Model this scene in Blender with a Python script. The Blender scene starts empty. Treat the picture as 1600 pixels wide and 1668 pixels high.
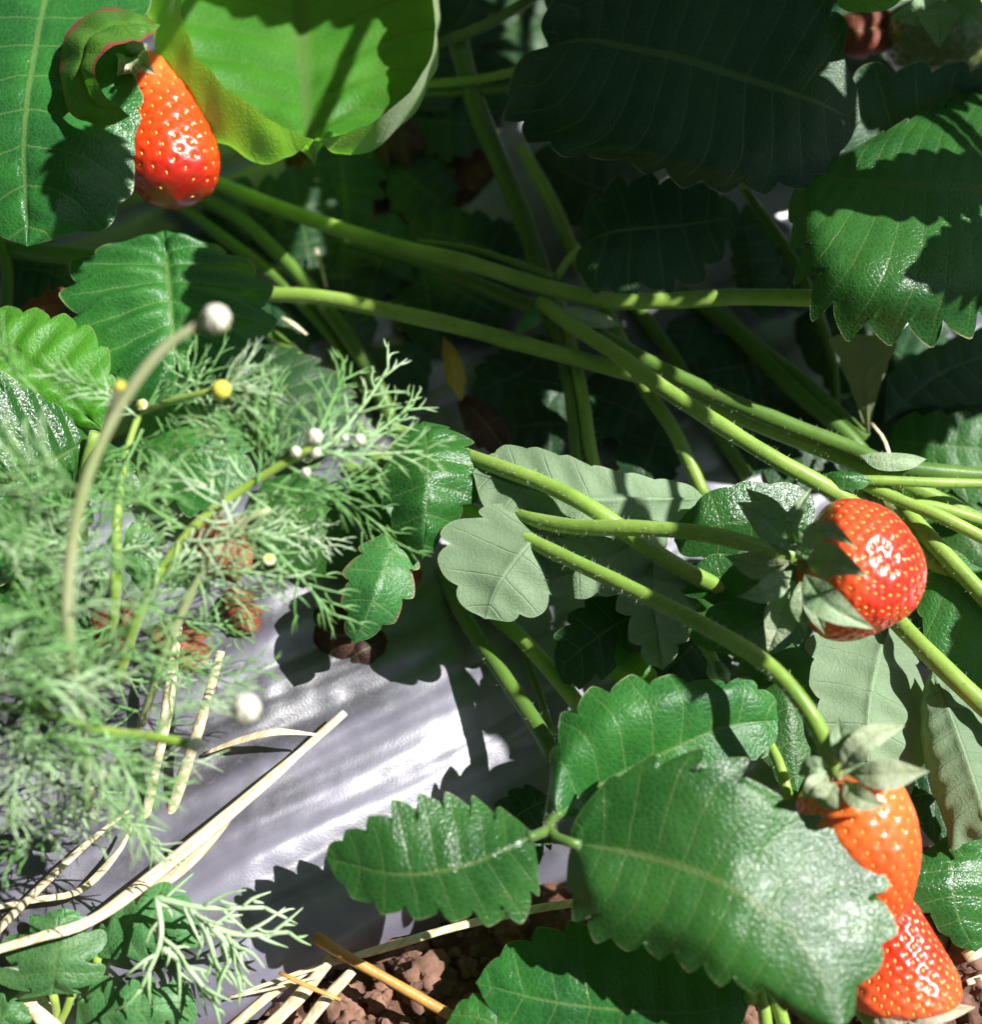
import bpy, math, random
import numpy as np
from mathutils import Vector, Matrix, noise
random.seed(7); np.random.seed(7)
PI = math.pi
SC = bpy.context.scene
COL = SC.collection
# ------------------------------------------------------------------ camera
TILT, DIST = math.radians(25), 0.34
CAMP = Vector((0, -DIST*math.sin(TILT), DIST*math.cos(TILT)))
LENS, SW, PW, PH = 51.0, 36.0, 1600.0, 1668.0
cd = bpy.data.cameras.new('camera'); cam = bpy.data.objects.new('camera', cd); COL.objects.link(cam)
cam.location = CAMP; cam.rotation_euler = (TILT, 0, 0)
cd.lens = LENS; cd.sensor_width = SW; cd.sensor_fit = 'HORIZONTAL'
cd.clip_start = 0.01; cd.clip_end = 200
cd.dof.use_dof = True; cd.dof.focus_distance = 0.292; cd.dof.aperture_fstop = 8.5
SC.camera = cam
SC.render.resolution_x = 983; SC.render.resolution_y = 1024
# ------------------------------------------------------------------ sky and sun
SUN_EL, SUN_AZ = math.radians(52), math.radians(12)      # azimuth measured from +X towards +Y
SUN = Vector((math.cos(SUN_EL)*math.cos(SUN_AZ), math.cos(SUN_EL)*math.sin(SUN_AZ), math.sin(SUN_EL)))
w = bpy.data.worlds.new('World'); SC.world = w; w.use_nodes = True
nt = w.node_tree; sky = nt.nodes.new('ShaderNodeTexSky'); sky.sky_type = 'NISHITA'; sky.sun_disc = False
sky.sun_elevation = SUN_EL; sky.sun_rotation = PI/2 - SUN_AZ
bg = nt.nodes['Background']; nt.links.new(sky.outputs[0], bg.inputs[0]); bg.inputs[1].default_value = 0.05
ld = bpy.data.lights.new('sun', 'SUN'); ld.energy = 5.0; ld.angle = math.radians(0.5); ld.color = (1, .98, .955)
lo = bpy.data.objects.new('sun', ld); COL.objects.link(lo)
lo.rotation_euler = SUN.to_track_quat('Z', 'Y').to_euler()
SC.view_settings.view_transform = 'Standard'; SC.view_settings.look = 'None'
SC.view_settings.gamma = 1.0; SC.view_settings.exposure = 0.9
SC.cycles.max_bounces = 8; SC.cycles.transparent_max_bounces = 8
SC.cycles.use_denoising = True
# ------------------------------------------------------------------ helpers
CX, SX = math.cos(TILT), math.sin(TILT)
def ray(px, py):
    u = (px/PW-.5)*SW/LENS; v = (.5-py/PH)*SW*PH/PW/LENS
    return Vector((u, v*CX + SX, v*SX - CX))
def P(px, py, h):                 # the place h centimetres above the ground seen at photo position px, py
    d = ray(px, py); t = (h*.01-CAMP.z)/d.z
    return CAMP + d*t
def proj(p):
    q = p - CAMP; y = q.y*CX+q.z*SX; z = -(q.z*CX - q.y*SX)
    return (q.x/z*LENS/SW+.5)*PW, (.5 - y/z*LENS/SW*PW/PH)*PH
def catmull(pts, n):
    """resample a 3-D polyline smoothly to n points at equal arc length"""
    p = np.array([tuple(q) for q in pts], float)
    if len(p) == 2: dense = p[0]+(p[1]-p[0])*np.linspace(0, 1, 40)[:, None]
    else:
        e = np.vstack([2*p[0]-p[1], p, 2*p[-1]-p[-2]]); out = []
        for i in range(1, len(e)-2):
            t = np.linspace(0, 1, 24, endpoint=False)[:, None]
            a, b, c, d = e[i-1], e[i], e[i+1], e[i+2]
            out.append(.5*((2*b)+(c-a)*t+(2*a-5*b+4*c-d)*t*t+(3*b-a-3*c+d)*t**3))
        dense = np.vstack(out+[p[-1:]])
    s = np.r_[0, np.cumsum(np.linalg.norm(np.diff(dense, axis=0), axis=1))]; s /= max(s[-1], 1e-9)
    q = np.asarray(n) if not np.isscalar(n) else np.linspace(0, 1, n)
    return np.stack([np.interp(q, s, dense[:, k]) for k in range(3)], 1)
def link(name, data, parent=None, loc=(0, 0, 0)):
    o = bpy.data.objects.new(name, data); COL.objects.link(o); o.location = loc
    if parent: o.parent = parent
    return o
def tag(o, label=None, cat=None, group=None, kind=None):
    if label: o['label'] = label
    if cat: o['category'] = cat
    if group: o['group'] = group
    if kind: o['kind'] = kind
    return o
def thing(name, loc, label, cat, group=None):
    return tag(link(name, None, None, loc), label, cat, group)
def mesh(name, V, F, mats, parent=None, base=None, uv=None, mi=None, smooth=True):
    """V in world space; the object sits at its parent's base (or at base)"""
    V = np.asarray(V, float)
    b = np.array(parent_base(parent) if parent else (base if base is not None else (0, 0, 0)), float)
    me = bpy.data.meshes.new(name); me.from_pydata((V-b).tolist(), [], F)
    for m in (mats if isinstance(mats, (list, tuple)) else [mats]): me.materials.append(m)
    if mi is not None: me.polygons.foreach_set('material_index', mi)
    if smooth: me.polygons.foreach_set('use_smooth', [True]*len(F))
    if uv is not None:
        L = me.uv_layers.new(name='UVMap'); idx = np.empty(len(me.loops), int); me.loops.foreach_get('vertex_index', idx)
        L.data.foreach_set('uv', np.asarray(uv, float)[idx].ravel())
    me.update()
    return link(name, me, parent, (0, 0, 0) if parent else tuple(b))
def parent_base(p):
    v = Vector((0, 0, 0))
    while p: v += p.location; p = p.parent
    return v
class MB:
    def __init__(s): s.V = []; s.F = []; s.M = []; s.n = 0
    def add(s, V, F, m=0):
        s.V.append(np.asarray(V, float)); s.F += [tuple(i+s.n for i in f) for f in F]; s.M += [m]*len(F); s.n += len(V)
    def build(s, name, mats, parent=None, base=None, smooth=True):
        return mesh(name, np.vstack(s.V), s.F, mats, parent, base, None, s.M, smooth)
def frames(c):
    t = np.gradient(c, axis=0); t /= np.maximum(np.linalg.norm(t, axis=1, keepdims=True), 1e-12)
    a = np.array([.13, .21, .97]); n = []; 
    for k in range(len(c)):
        a = a - t[k]*a.dot(t[k]); l = np.linalg.norm(a)
        if l < 1e-6: a = np.cross(t[k], [1, 0, 0]); l = np.linalg.norm(a)
        a = a/l; n.append(a)
    n = np.array(n); return t, n, np.cross(t, n)
def tube(mb, pts, r, n=None, sides=10, m=0, rough=0.0, closed=True, ell=1.0, rid=None):
    """r: one radius or a list along the path (metres)"""
    L = sum((Vector(pts[i+1])-Vector(pts[i])).length for i in range(len(pts)-1))
    n = n or max(6, int(L/.0022)); c = catmull(pts, n); t, a, b = frames(c)
    rr = np.interp(np.linspace(0, 1, n), np.linspace(0, 1, len(r)), r) if hasattr(r, '__len__') else np.full(n, r)
    if rough:
        rr = rr*(1+rough*np.array([noise.noise(Vector(p)*130) for p in c]))
    th = np.linspace(0, 2*PI, sides, endpoint=False)
    g = 1+(0 if rid is None else rid)*np.cos(th*3)
    V = c[:, None, :] + rr[:, None, None]*(a[:, None, :]*(np.cos(th)*g)[None, :, None]*ell + b[:, None, :]*(np.sin(th)*g)[None, :, None])
    V = V.reshape(-1, 3); F = []
    for i in range(n-1):
        for j in range(sides):
            k = (j+1) % sides; F.append((i*sides+j, i*sides+k, (i+1)*sides+k, (i+1)*sides+j))
    if closed: F.append(tuple(range(sides))[::-1]); F.append(tuple((n-1)*sides+j for j in range(sides)))
    mb.add(V, F, m); return c, a, b, rr
def hairs_on(mb, c, a, b, rr, per_m, ln, m=1, wd=4e-5):
    L = np.linalg.norm(np.diff(c, axis=0), axis=1).sum(); N = int(per_m*L); V = []; F = []
    for _ in range(N):
        f = random.random()*(len(c)-1); i = int(f); th = random.random()*2*PI
        d = a[i]*math.cos(th)+b[i]*math.sin(th); o = c[i]+(c[i+1]-c[i])*(f-i)+d*rr[i]*.97
        e = d + np.array([random.uniform(-.5, .5) for _ in range(3)]); e /= np.linalg.norm(e)
        s = np.cross(e, [random.random()-.5, random.random()-.5, .6]); s = s/max(np.linalg.norm(s), 1e-6)*wd
        k = len(V); l = ln*random.uniform(.5, 1.2)
        V += [o-s, o+s, o+e*l]; F.append((k, k+1, k+2))
    if V: mb.add(V, F, m)
# ------------------------------------------------------------------ materials
class NT:
    def __init__(s, name):
        s.m = bpy.data.materials.new(name); s.m.use_nodes = True; s.t = s.m.node_tree; s.t.nodes.clear()
        s.out = s.t.nodes.new('ShaderNodeOutputMaterial')
    def n(s, typ, ins=None, **kw):
        x = s.t.nodes.new(typ)
        for k, v in kw.items(): setattr(x, k, v)
        for k, v in (ins or {}).items():
            if isinstance(v, bpy.types.NodeSocket): s.t.links.new(v, x.inputs[k])
            else:
                if isinstance(v, tuple) and len(v) == 3 and x.inputs[k].type == 'RGBA': v = v+(1,)
                x.inputs[k].default_value = v
        return x
    def math(s, op, a, b=0.0, c=None, clamp=False):
        ins = {0: a, 1: b}
        if c is not None: ins[2] = c
        return s.n('ShaderNodeMath', ins, operation=op, use_clamp=clamp).outputs[0]
    def smooth(s, x, a, b, lo=0., hi=1.):
        return s.n('ShaderNodeMapRange', {0: x, 1: a, 2: b, 3: lo, 4: hi}, interpolation_type='SMOOTHSTEP').outputs[0]
    def mix(s, f, a, b, mode='MIX'):
        return s.n('ShaderNodeMix', {0: f, 6: a, 7: b}, data_type='RGBA', blend_type=mode).outputs[2]
    def obj(s): return s.n('ShaderNodeTexCoord').outputs['Object']
    def noise(s, sc, det=3, vec=None, rough=.55):
        return s.n('ShaderNodeTexNoise', {'Vector': vec or s.obj(), 'Scale': sc, 'Detail': det, 'Roughness': rough}).outputs[0]
    def bump(s, h, dist, st=1.0, nrm=None):
        ins = {'Height': h, 'Distance': dist, 'Strength': st}
        if nrm: ins['Normal'] = nrm
        return s.n('ShaderNodeBump', ins).outputs[0]
    def bsdf(s, **k):
        return s.n('ShaderNodeBsdfPrincipled', {a.replace('_', ' '): v for a, v in k.items()}).outputs[0]
    def end(s, sh): s.t.links.new(sh, s.out.inputs[0]); return s.m

def leaf_mat(name, dark, light, back=(.30, .38, .25), trans=(.10, .38, .02), tf=.22, rough=.38, margin=(.42, .40, .20), spots=0.0, dirt=.25, dead=None, coat=.10):
    s = NT(name); uv = s.n('ShaderNodeUVMap').outputs[0]; xy = s.n('ShaderNodeSeparateXYZ', {0: uv})
    u, v = xy.outputs[0], xy.outputs[1]; au = s.math('ABSOLUTE', u); ob = s.obj()
    wob = s.math('MULTIPLY', s.math('SUBTRACT', s.noise(160, 2), .5), .16)
    f = s.math('ABSOLUTE', s.math('SUBTRACT', s.math('FRACT', s.math('ADD', v, wob)), .5))
    vein = s.math('MULTIPLY', s.smooth(f, .0, .040, 1, 0), s.smooth(au, .6, 1.0, 1, .15))
    mid = s.smooth(au, .012, .035, 1, 0); vm = s.math('MAXIMUM', vein, mid)
    # secondary network between the side veins
    net = s.n('ShaderNodeTexVoronoi', {'Vector': ob, 'Scale': 800.0}, feature='DISTANCE_TO_EDGE').outputs[0]
    netm = s.smooth(net, .0, .10, 1, 0)
    fine = s.n('ShaderNodeTexVoronoi', {'Vector': ob, 'Scale': 2200.0}, feature='DISTANCE_TO_EDGE').outputs[0]
    blot = s.smooth(s.noise(45, 4), .35, .68); rnd = s.n('ShaderNodeObjectInfo').outputs['Random']
    col = s.mix(blot, dark, light)
    col = s.mix(s.math('MULTIPLY', netm, .25), col, tuple(min(1, c*1.7+.02) for c in light))
    col = s.mix(s.math('MULTIPLY', vm, .42), col, (.20, .27, .09))
    dust = s.math('MULTIPLY', s.smooth(s.noise(260, 6, rough=.75), .58, .74), dirt)
    col = s.mix(dust, col, (.30, .31, .22))
    em = s.math('MULTIPLY', s.smooth(s.math('ADD', au, s.math('MULTIPLY', s.noise(300, 2), .015)), .992, 1.004), s.smooth(f, .05, .45, .75, .25))
    col = s.mix(em, col, margin)
    if spots:
        sp = s.smooth(s.noise(95, 3), .62, .66); col = s.mix(s.math('MULTIPLY', sp, spots), col, (.20, .06, .025))
    if dead: # discoloured towards the tip
        dm = s.smooth(s.math('ADD', au, s.math('MULTIPLY', s.noise(80, 3), .5)), dead[0], dead[0]+.25); col = s.mix(dm, col, dead[1])
    hs = s.n('ShaderNodeHueSaturation', {'Color': col, 'Value': s.smooth(rnd, 0, 1, .85, 1.18), 'Hue': s.smooth(rnd, 0, 1, .49, .508)})
    col = hs.outputs[0]
    h = s.math('ADD', s.math('MULTIPLY', s.smooth(net, 0, .28), .55), s.math('MULTIPLY', s.smooth(fine, 0, .3), .22))
    h = s.math('ADD', h, s.math('MULTIPLY', s.smooth(f, 0, .07), s.smooth(au, .02, .1, .2, .5)))
    b1 = s.bump(h, .00014, .7)
    b2 = s.bump(s.noise(1700, 3, rough=.6), .00009, .7, b1)
    rg = s.smooth(s.noise(70, 4), .3, .75, rough-.05, rough+.09)
    front = s.bsdf(Base_Color=col, Roughness=rg, Normal=b2, Specular_IOR_Level=.42, Coat_Weight=coat, Coat_Roughness=.36)
    bcol = s.mix(s.math('MULTIPLY', vm, .5), s.mix(s.math('MULTIPLY', netm, .16), s.mix(blot, back, tuple(c*.82 for c in back)), tuple(c*.72 for c in back)), tuple(min(1, c*1.25) for c in back))
    bb = s.bump(s.math('ADD', s.math('MULTIPLY', vm, 1.0), s.math('MULTIPLY', netm, .25)), .00022, .8)
    bcol = s.mix(em, bcol, margin)
    backs = s.bsdf(Base_Color=bcol, Roughness=.62, Normal=bb, Specular_IOR_Level=.35, Sheen_Weight=.25, Sheen_Roughness=.4)
    geo = s.n('ShaderNodeNewGeometry').outputs['Backfacing']
    opq = s.n('ShaderNodeMixShader', {0: geo, 1: front, 2: backs}).outputs[0]
    tcol = s.mix(s.math('MULTIPLY', vm, .7), s.mix(s.math('MULTIPLY', netm, .3), trans, tuple(c*.5 for c in trans)), tuple(c*.35 for c in trans))
    tr = s.n('ShaderNodeBsdfTranslucent', {0: tcol, 'Normal': b1}).outputs[0]
    return s.end(s.n('ShaderNodeMixShader', {0: tf, 1: opq, 2: tr}).outputs[0])

def stem_mat(name, a, b, red=0.0):
    s = NT(name); m = s.n('ShaderNodeMapping', {'Vector': s.obj(), 'Scale': (1, 1, 1)}).outputs[0]
    c = s.mix(s.smooth(s.noise(60, 3), .3, .7), a, b)
    c = s.mix(s.math('MULTIPLY', s.smooth(s.noise(900, 2), .6, .75), .5), c, tuple(x*.55 for x in a)); c = s.mix(s.math('MULTIPLY', s.smooth(s.noise(48, 5, rough=.7), .60, .72), .28), c, (.26, .12, .05))
    if red: c = s.mix(s.math('MULTIPLY', s.smooth(s.noise(35, 2), .5, .7), red), c, (.30, .08, .03))
    bp = s.bump(s.noise(700, 3), .00015, .6)
    p = s.bsdf(Base_Color=c, Roughness=.42, Normal=bp, Subsurface_Weight=.35, Subsurface_Radius=(.002, .003, .0006), Subsurface_Scale=.5, Specular_IOR_Level=.45, Sheen_Weight=.15)
    return s.end(p)
def hair_mat():
    s = NT('fine_hair'); a = s.bsdf(Base_Color=(.75, .78, .66), Roughness=.4)
    t = s.n('ShaderNodeBsdfTranslucent', {0: (.8, .85, .7)}).outputs[0]
    return s.end(s.n('ShaderNodeMixShader', {0: .5, 1: a, 2: t}).outputs[0])
def fruit_mat(name, ripe, pale, neck=.16, dark=None):
    """UV.y runs from neck to tip"""
    s = NT(name); uv = s.n('ShaderNodeUVMap').outputs[0]; xy = s.n('ShaderNodeSeparateXYZ', {0: uv}); v = xy.outputs[1]
    nz = s.math('MULTIPLY', s.math('SUBTRACT', s.noise(75, 4), .5), .75)
    c = s.mix(s.smooth(s.math('ADD', v, nz), neck-.10, neck+.45), pale, ripe)
    if dark: c = s.mix(s.smooth(s.math('ADD', v, nz), .74, 1.0), c, dark)
    bp = s.bump(s.noise(700, 4), .00030, .6)
    p = s.bsdf(Base_Color=c, Roughness=.30, Normal=bp, Subsurface_Weight=.5, Subsurface_Radius=(.006, .0016, .0008), Subsurface_Scale=.5, Specular_IOR_Level=.6, Coat_Weight=.45, Coat_Roughness=.16)
    return s.end(p)
def plain(name, col, rough=.5, var=.25, sc=120, bump=0.0, bsc=400, **k):
    s = NT(name); c = s.mix(s.smooth(s.noise(sc, 4), .3, .7), tuple(x*(1-var) for x in col), tuple(min(1, x*(1+var)) for x in col))
    d = dict(Base_Color=c, Roughness=rough); d.update(k)
    if bump: d['Normal'] = s.bump(s.noise(bsc, 5), bump, 1.)
    return s.end(s.bsdf(**d))
def straw_mat():
    s = NT('dry_straw'); uv = s.obj(); mp = s.n('ShaderNodeMapping', {'Vector': s.n('ShaderNodeMapping', {'Vector': uv, 'Rotation': (0, 0, -.72)}).outputs[0], 'Scale': (60, 1500, 1500)}).outputs[0]
    f = s.n('ShaderNodeTexNoise', {'Vector': mp, 'Scale': 1.0, 'Detail': 3.0}).outputs[0]
    c = s.mix(s.smooth(f, .3, .7), (.58, .44, .24), (.88, .78, .56)); c = s.mix(s.smooth(s.noise(60, 3), .62, .72), c, (.42, .22, .09))
    return s.end(s.bsdf(Base_Color=c, Roughness=.42, Normal=s.bump(f, .0002, .6), Specular_IOR_Level=.5))
def soil_mat():
    s = NT('reddish_soil'); c = s.mix(s.smooth(s.noise(90, 6, rough=.7), .3, .7), (.085, .040, .024), (.24, .125, .080))
    c = s.mix(s.smooth(s.noise(500, 4), .58, .72), c, (.33, .20, .14))
    b = s.bump(s.noise(260, 8, rough=.75), .0022, .9)
    return s.end(s.bsdf(Base_Color=c, Roughness=.9, Normal=b, Specular_IOR_Level=.25))
def film_mat():
    s = NT('black_mulch_film'); ob = s.obj()
    st = s.n('ShaderNodeMapping', {'Vector': s.n('ShaderNodeMapping', {'Vector': ob, 'Rotation': (0, 0, -.50)}).outputs[0], 'Scale': (8, 80, 40)}).outputs[0]
    sn = s.n('ShaderNodeTexNoise', {'Vector': st, 'Scale': 1.0, 'Detail': 1.5, 'Distortion': .3}).outputs[0]
    d = s.smooth(s.math('ADD', s.math('MULTIPLY', s.noise(60, 6, rough=.65), .3), s.math('MULTIPLY', sn, .7)), .36, .60); g = s.smooth(s.noise(1500, 3, rough=.7), .5, .72)
    c = s.mix(d, (.036, .034, .046), (.19, .18, .235)); c = s.mix(s.math('MULTIPLY', g, .4), c, (.16, .155, .18))
    c = s.mix(s.math('MULTIPLY', s.smooth(s.noise(220, 5, rough=.7), .64, .7), .4), c, (.16, .15, .15))
    b1 = s.bump(sn, .0060, .9); b2 = s.bump(s.noise(1900, 3), .00006, .8, b1)
    return s.end(s.bsdf(Base_Color=c, Roughness=s.smooth(s.noise(300, 4), .3, .7, .40, .48), Normal=b2, Specular_IOR_Level=1.0, Coat_Weight=1.0, Coat_Roughness=.36, Coat_IOR=1.7, Coat_Normal=b2))
M = dict(
 leaf=leaf_mat('green_leaf', (.016, .086, .016), (.038, .148, .024), dirt=.18),
 glossy=leaf_mat('glossy_leaf', (.015, .082, .017), (.034, .143, .026), rough=.25, dirt=.10, coat=.06),
 dull=leaf_mat('shade_darkened_leaf', (.010, .042, .015), (.020, .068, .020), rough=.42, tf=.06, dirt=.12, coat=0),  # leaf green darkened in the colour to stand in for deep shade
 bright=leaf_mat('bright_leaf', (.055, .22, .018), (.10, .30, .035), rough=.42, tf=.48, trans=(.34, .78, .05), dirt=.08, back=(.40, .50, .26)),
 pale=leaf_mat('pale_underside_leaf', (.025, .10, .02), (.045, .15, .03), back=(.22, .32, .18), tf=.24),
 curl=leaf_mat('curled_red_edged_leaf', (.045, .17, .02), (.08, .24, .03), tf=.3, back=(.25, .36, .14), dead=(1.0, (.33, .07, .06)), margin=(.40, .16, .14)),
 redtip=leaf_mat('reddened_leaf', (.025, .10, .025), (.05, .16, .035), spots=.5, dead=(1.12, (.30, .12, .09)), margin=(.45, .25, .2)),
 olive=leaf_mat('olive_leaf', (.10, .13, .03), (.13, .16, .05), back=(.22, .25, .11), tf=.25),
 dead=leaf_mat('dead_leaf', (.12, .032, .014), (.26, .075, .035), back=(.25, .12, .07), trans=(.4, .12, .05), rough=.6, coat=0, margin=(.3, .12, .06)),
 yellow=leaf_mat('yellowed_leaf', (.28, .20, .02), (.40, .28, .03), back=(.4, .3, .08), trans=(.5, .35, .03)),
 weed=leaf_mat('weed_leaf', (.055, .17, .050), (.10, .24, .08), rough=.45, tf=.25, margin=(.25, .38, .16)),
 brown=leaf_mat('withered_brown_leaf', (.035, .014, .009), (.07, .03, .02), back=(.08, .035, .02), rough=.65, coat=0, trans=(.25, .08, .03), margin=(.1, .04, .02)),
 sepal=leaf_mat('sepal_green', (.19, .29, .14), (.29, .37, .22), back=(.33, .40, .26), tf=.25, rough=.5, margin=(.4, .45, .3), dirt=.1),
 sepalp=leaf_mat('pale_sepal', (.27, .32, .18), (.35, .40, .25), back=(.34, .4, .27), tf=.25, rough=.55, margin=(.4, .36, .25), dirt=.1),
 drysepal=leaf_mat('dry_sepal', (.32, .27, .18), (.50, .44, .32), back=(.5, .46, .34), rough=.5, trans=(.5, .45, .3), margin=(.5, .42, .3)),
 stem=stem_mat('green_stalk', (.16, .29, .035), (.27, .41, .07)),
 stemd=stem_mat('deep_green_stalk', (.065, .145, .018), (.11, .21, .028)),
 hair=hair_mat(),
 fruit=fruit_mat('ripe_strawberry', (.72, .035, .012), (.85, .12, .03)),
 fruito=fruit_mat('orange_strawberry', (.82, .070, .010), (.88, .17, .03), neck=.3),
 fruitn=fruit_mat('necked_strawberry', (.80, .060, .008), (.90, .20, .04), neck=.22, dark=(.50, .020, .008)),
 fruitg=fruit_mat('unripe_strawberry', (.20, .26, .09), (.16, .25, .07)),
 seed=plain('strawberry_seed', (.72, .42, .08), .3, .3, 900),
 seedg=plain('green_seed', (.20, .16, .04), .4),
 straw=straw_mat(), soil=soil_mat(), film=film_mat(),
 strawo=plain('orange_straw', (.50, .25, .06), .4, .3, 60, .0002, 500),
 clod=plain('soil_clod', (.20, .105, .070), .9, .35, 200, .0006, 500),
 frond=stem_mat('feathery_green', (.19, .37, .12), (.42, .56, .34)),
 frondd=stem_mat('deep_feathery_green', (.09, .24, .05), (.16, .34, .10)),
 weedstem=stem_mat('tan_green_stem', (.28, .34, .14), (.42, .43, .25)),
 weedgreen=stem_mat('yellow_green_stem', (.22, .36, .04), (.30, .42, .07)),
 petal=plain('white_petal', (.80, .78, .62), .6, .08, 300, Subsurface_Weight=.3, Subsurface_Radius=(.001, .001, .0008), Subsurface_Scale=.5),
 disc=plain('yellow_disc', (.70, .62, .08), .6, .2, 900),
)
# ------------------------------------------------------------------ leaf builder
def PP(l): return [P(*q) for q in l]
def blade(mid, L, R, n=9, depth=.13, quilt=.00028, arch=.0, mat='leaf', under=False, name='leaflet', parent=None, world=False, K=14, rows=None, toothy=True, und=.0006, curl=0.0, seed=None, base=None, mexp=1.12, rnd=2.6):
    """a leaf surface: midrib, left and right outlines (each may be a list of rails from inside to margin)"""
    cv = (lambda l: [Vector(q) for q in l]) if world else PP
    mid = cv(mid); rails = []
    for S in (L, R):
        S = S if isinstance(S[0], list) else [S]
        rails.append([[mid[0]]+cv(p)+[mid[-1]] for p in S])
    rows = rows or n*11+1; s = np.linspace(0, 1, rows); C0 = catmull(mid, s**mexp)
    G = np.zeros((rows, 2*K+1, 3)); G[:, K] = C0
    us = (np.arange(1, K+1)/K)**.92
    for side, sg in ((0, -1), (1, 1)):
        ctr = [C0]+[catmull(r, s) for r in rails[side]]; m = len(ctr)-1
        for j, uu in enumerate(us):
            x = uu*m; i = min(int(x), m-1); t = x-i
            a = ctr[i-1] if i > 0 else 2*ctr[0]-ctr[1]; b, c = ctr[i], ctr[i+1]; d = ctr[i+2] if i+2 <= m else 2*ctr[m]-ctr[m-1]
            q = .5*((2*b)+(c-a)*t+(2*a-5*b+4*c-d)*t*t+(3*b-a-3*c+d)*t**3) if m > 1 else b+(c-b)*t
            G[:, K+sg*(j+1)] = q
    ua = np.r_[-us[::-1], 0, us]; f = (s*n) % 1.0; f[-1] = .5
    # teeth
    if toothy:
        sd = seed if seed is not None else int(abs(mid[0].x)*1e5) % 97
        rg = np.random.RandomState(sd); kk = np.minimum((s*n).astype(int), n-1)
        for side, sg in ((0, -1), (1, 1)):
            amp = rg.uniform(.75, 1.25, n)[kk]
            fa = .60; T = np.where(f < fa, (f/fa)**.62, ((1-f)/(1-fa))**.70) if rnd != 2.8 else 1-np.abs(2*f-1)**rnd
            E = G[:, K+sg*K]; D = E-G[:, K+sg*int(K*.7)]; wd = np.linalg.norm(E-G[:, K], axis=1)
            D = D/np.maximum(np.linalg.norm(D, axis=1, keepdims=True), 1e-6)
            tg = np.gradient(E, axis=0); tg /= np.maximum(np.linalg.norm(tg, axis=1, keepdims=True), 1e-9)
            fade = np.clip((s-.10)/.10, 0, 1); wmax = wd.max()
            off = (T-.70)*depth*1.95*amp*np.minimum(wd, wmax*.9)*fade
            wgt = np.clip((us-.55)/.45, 0, 1)**1.3
            for j, wj in enumerate(wgt):
                G[:, K+sg*(j+1)] += (D+.45*tg)*(off*wj)[:, None]
    # surface normals then relief
    def nrm(G):
        a = np.gradient(G, axis=0); b = np.gradient(G, axis=1); c = np.cross(b, a)
        return c/np.maximum(np.linalg.norm(c, axis=2, keepdims=True), 1e-12)
    N = nrm(G); N = np.nan_to_num(N); av = N[rows//4:3*rows//4, K//2:-K//2].mean(axis=(0, 1))
    cen = G[rows//2, K]; flip = av.dot(np.array(CAMP)-cen if not world else np.array([0, 0, 1])) < 0
    if under: flip = not flip
    if flip: N = -N
    au = np.abs(ua)[None, :]; endf = np.clip(np.minimum(s/.12, (1-s)/.08), 0, 1)[:, None]
    wq = np.sin(PI*np.clip(au, 0, 1)**.75)*.9+.1*au
    rel = quilt*(np.cos(PI*f)**2)[:, None]*wq*endf*1.0 - quilt*.5*np.exp(-(au/.05)**2)*endf
    nz = np.array([[noise.noise(Vector(G[i, j])*55+Vector((3, 1, 7)))+.45*noise.noise(Vector(G[i, j])*190) for j in range(2*K+1)] for i in range(rows)])
    rel = rel + und*nz*endf + arch*np.sin(PI*au)*endf
    G = G + N*rel[:, :, None]
    V = G.reshape(-1, 3); W = 2*K+1; F = []
    for i in range(rows-1):
        for j in range(W-1):
            q = (i*W+j, i*W+j+1, (i+1)*W+j+1, (i+1)*W+j)
            F.append(q if flip else q[::-1])
    uv = np.stack([np.broadcast_to(ua[None, :], (rows, W)), np.broadcast_to((s*n)[:, None], (rows, W))], 2).reshape(-1, 2)
    # winding: make the stored face normal agree with N
    p = np.array(V); q = F[(rows//2)*(W-1)+W//4]; fn = np.cross(p[q[1]]-p[q[0]], p[q[2]]-p[q[1]])
    if fn.dot(N.reshape(-1, 3)[q[0]]) < 0: F = [x[::-1] for x in F]
    return mesh(name, V, F, M[mat] if isinstance(mat, str) else mat, parent, None if parent else (base or mid[0]), uv)
def lift(l, dz):
    if isinstance(l, list): return [lift(x, dz) for x in l]
    return (l[0], l[1], l[2]+dz)
def leaf(label, leaflets, petiole=None, pr=.0013, group=None, cat='leaf', name='strawberry_leaf', smat='stem', hairy=0, dz=0):
    if dz:
        leaflets = [dict(d, mid=lift(d['mid'], dz), L=lift(d['L'], dz), R=lift(d['R'], dz)) for d in leaflets]
        petiole = lift(petiole, dz) if petiole else None
    b = P(*leaflets[0]['mid'][0]); g = Vector((b.x, b.y, b.z))
    r = thing(name, g, label, cat, group)
    for d in leaflets: blade(parent=r, **d)
    if petiole:
        for p in (petiole if isinstance(petiole[0], list) else [petiole]):
            mb = MB(); c = tube(mb, PP(p), pr, rough=.12, rid=.03)
            if hairy: hairs_on(mb, *c, hairy, .0011)
            mb.build('petiole', [M[smat], M['hair']], r)
    return r
def stalk(label, pts, r, mat='stem', hairy=2500, name='leaf_stalk', cat='stalk', group=None, stip=None):
    q = PP(pts); rt = thing(name, q[0], label, cat, group); mb = MB(); c = tube(mb, q, r, rough=.08, rid=.035, sides=14)
    if hairy: hairs_on(mb, *c, hairy, .0010)
    mb.build('stem', [M[mat], M['hair']], rt)
    for sp in (stip or []): blade(parent=rt, name='stipule', n=3, toothy=False, quilt=.0002, und=.0004, K=6, **sp)
    return rt
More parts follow.
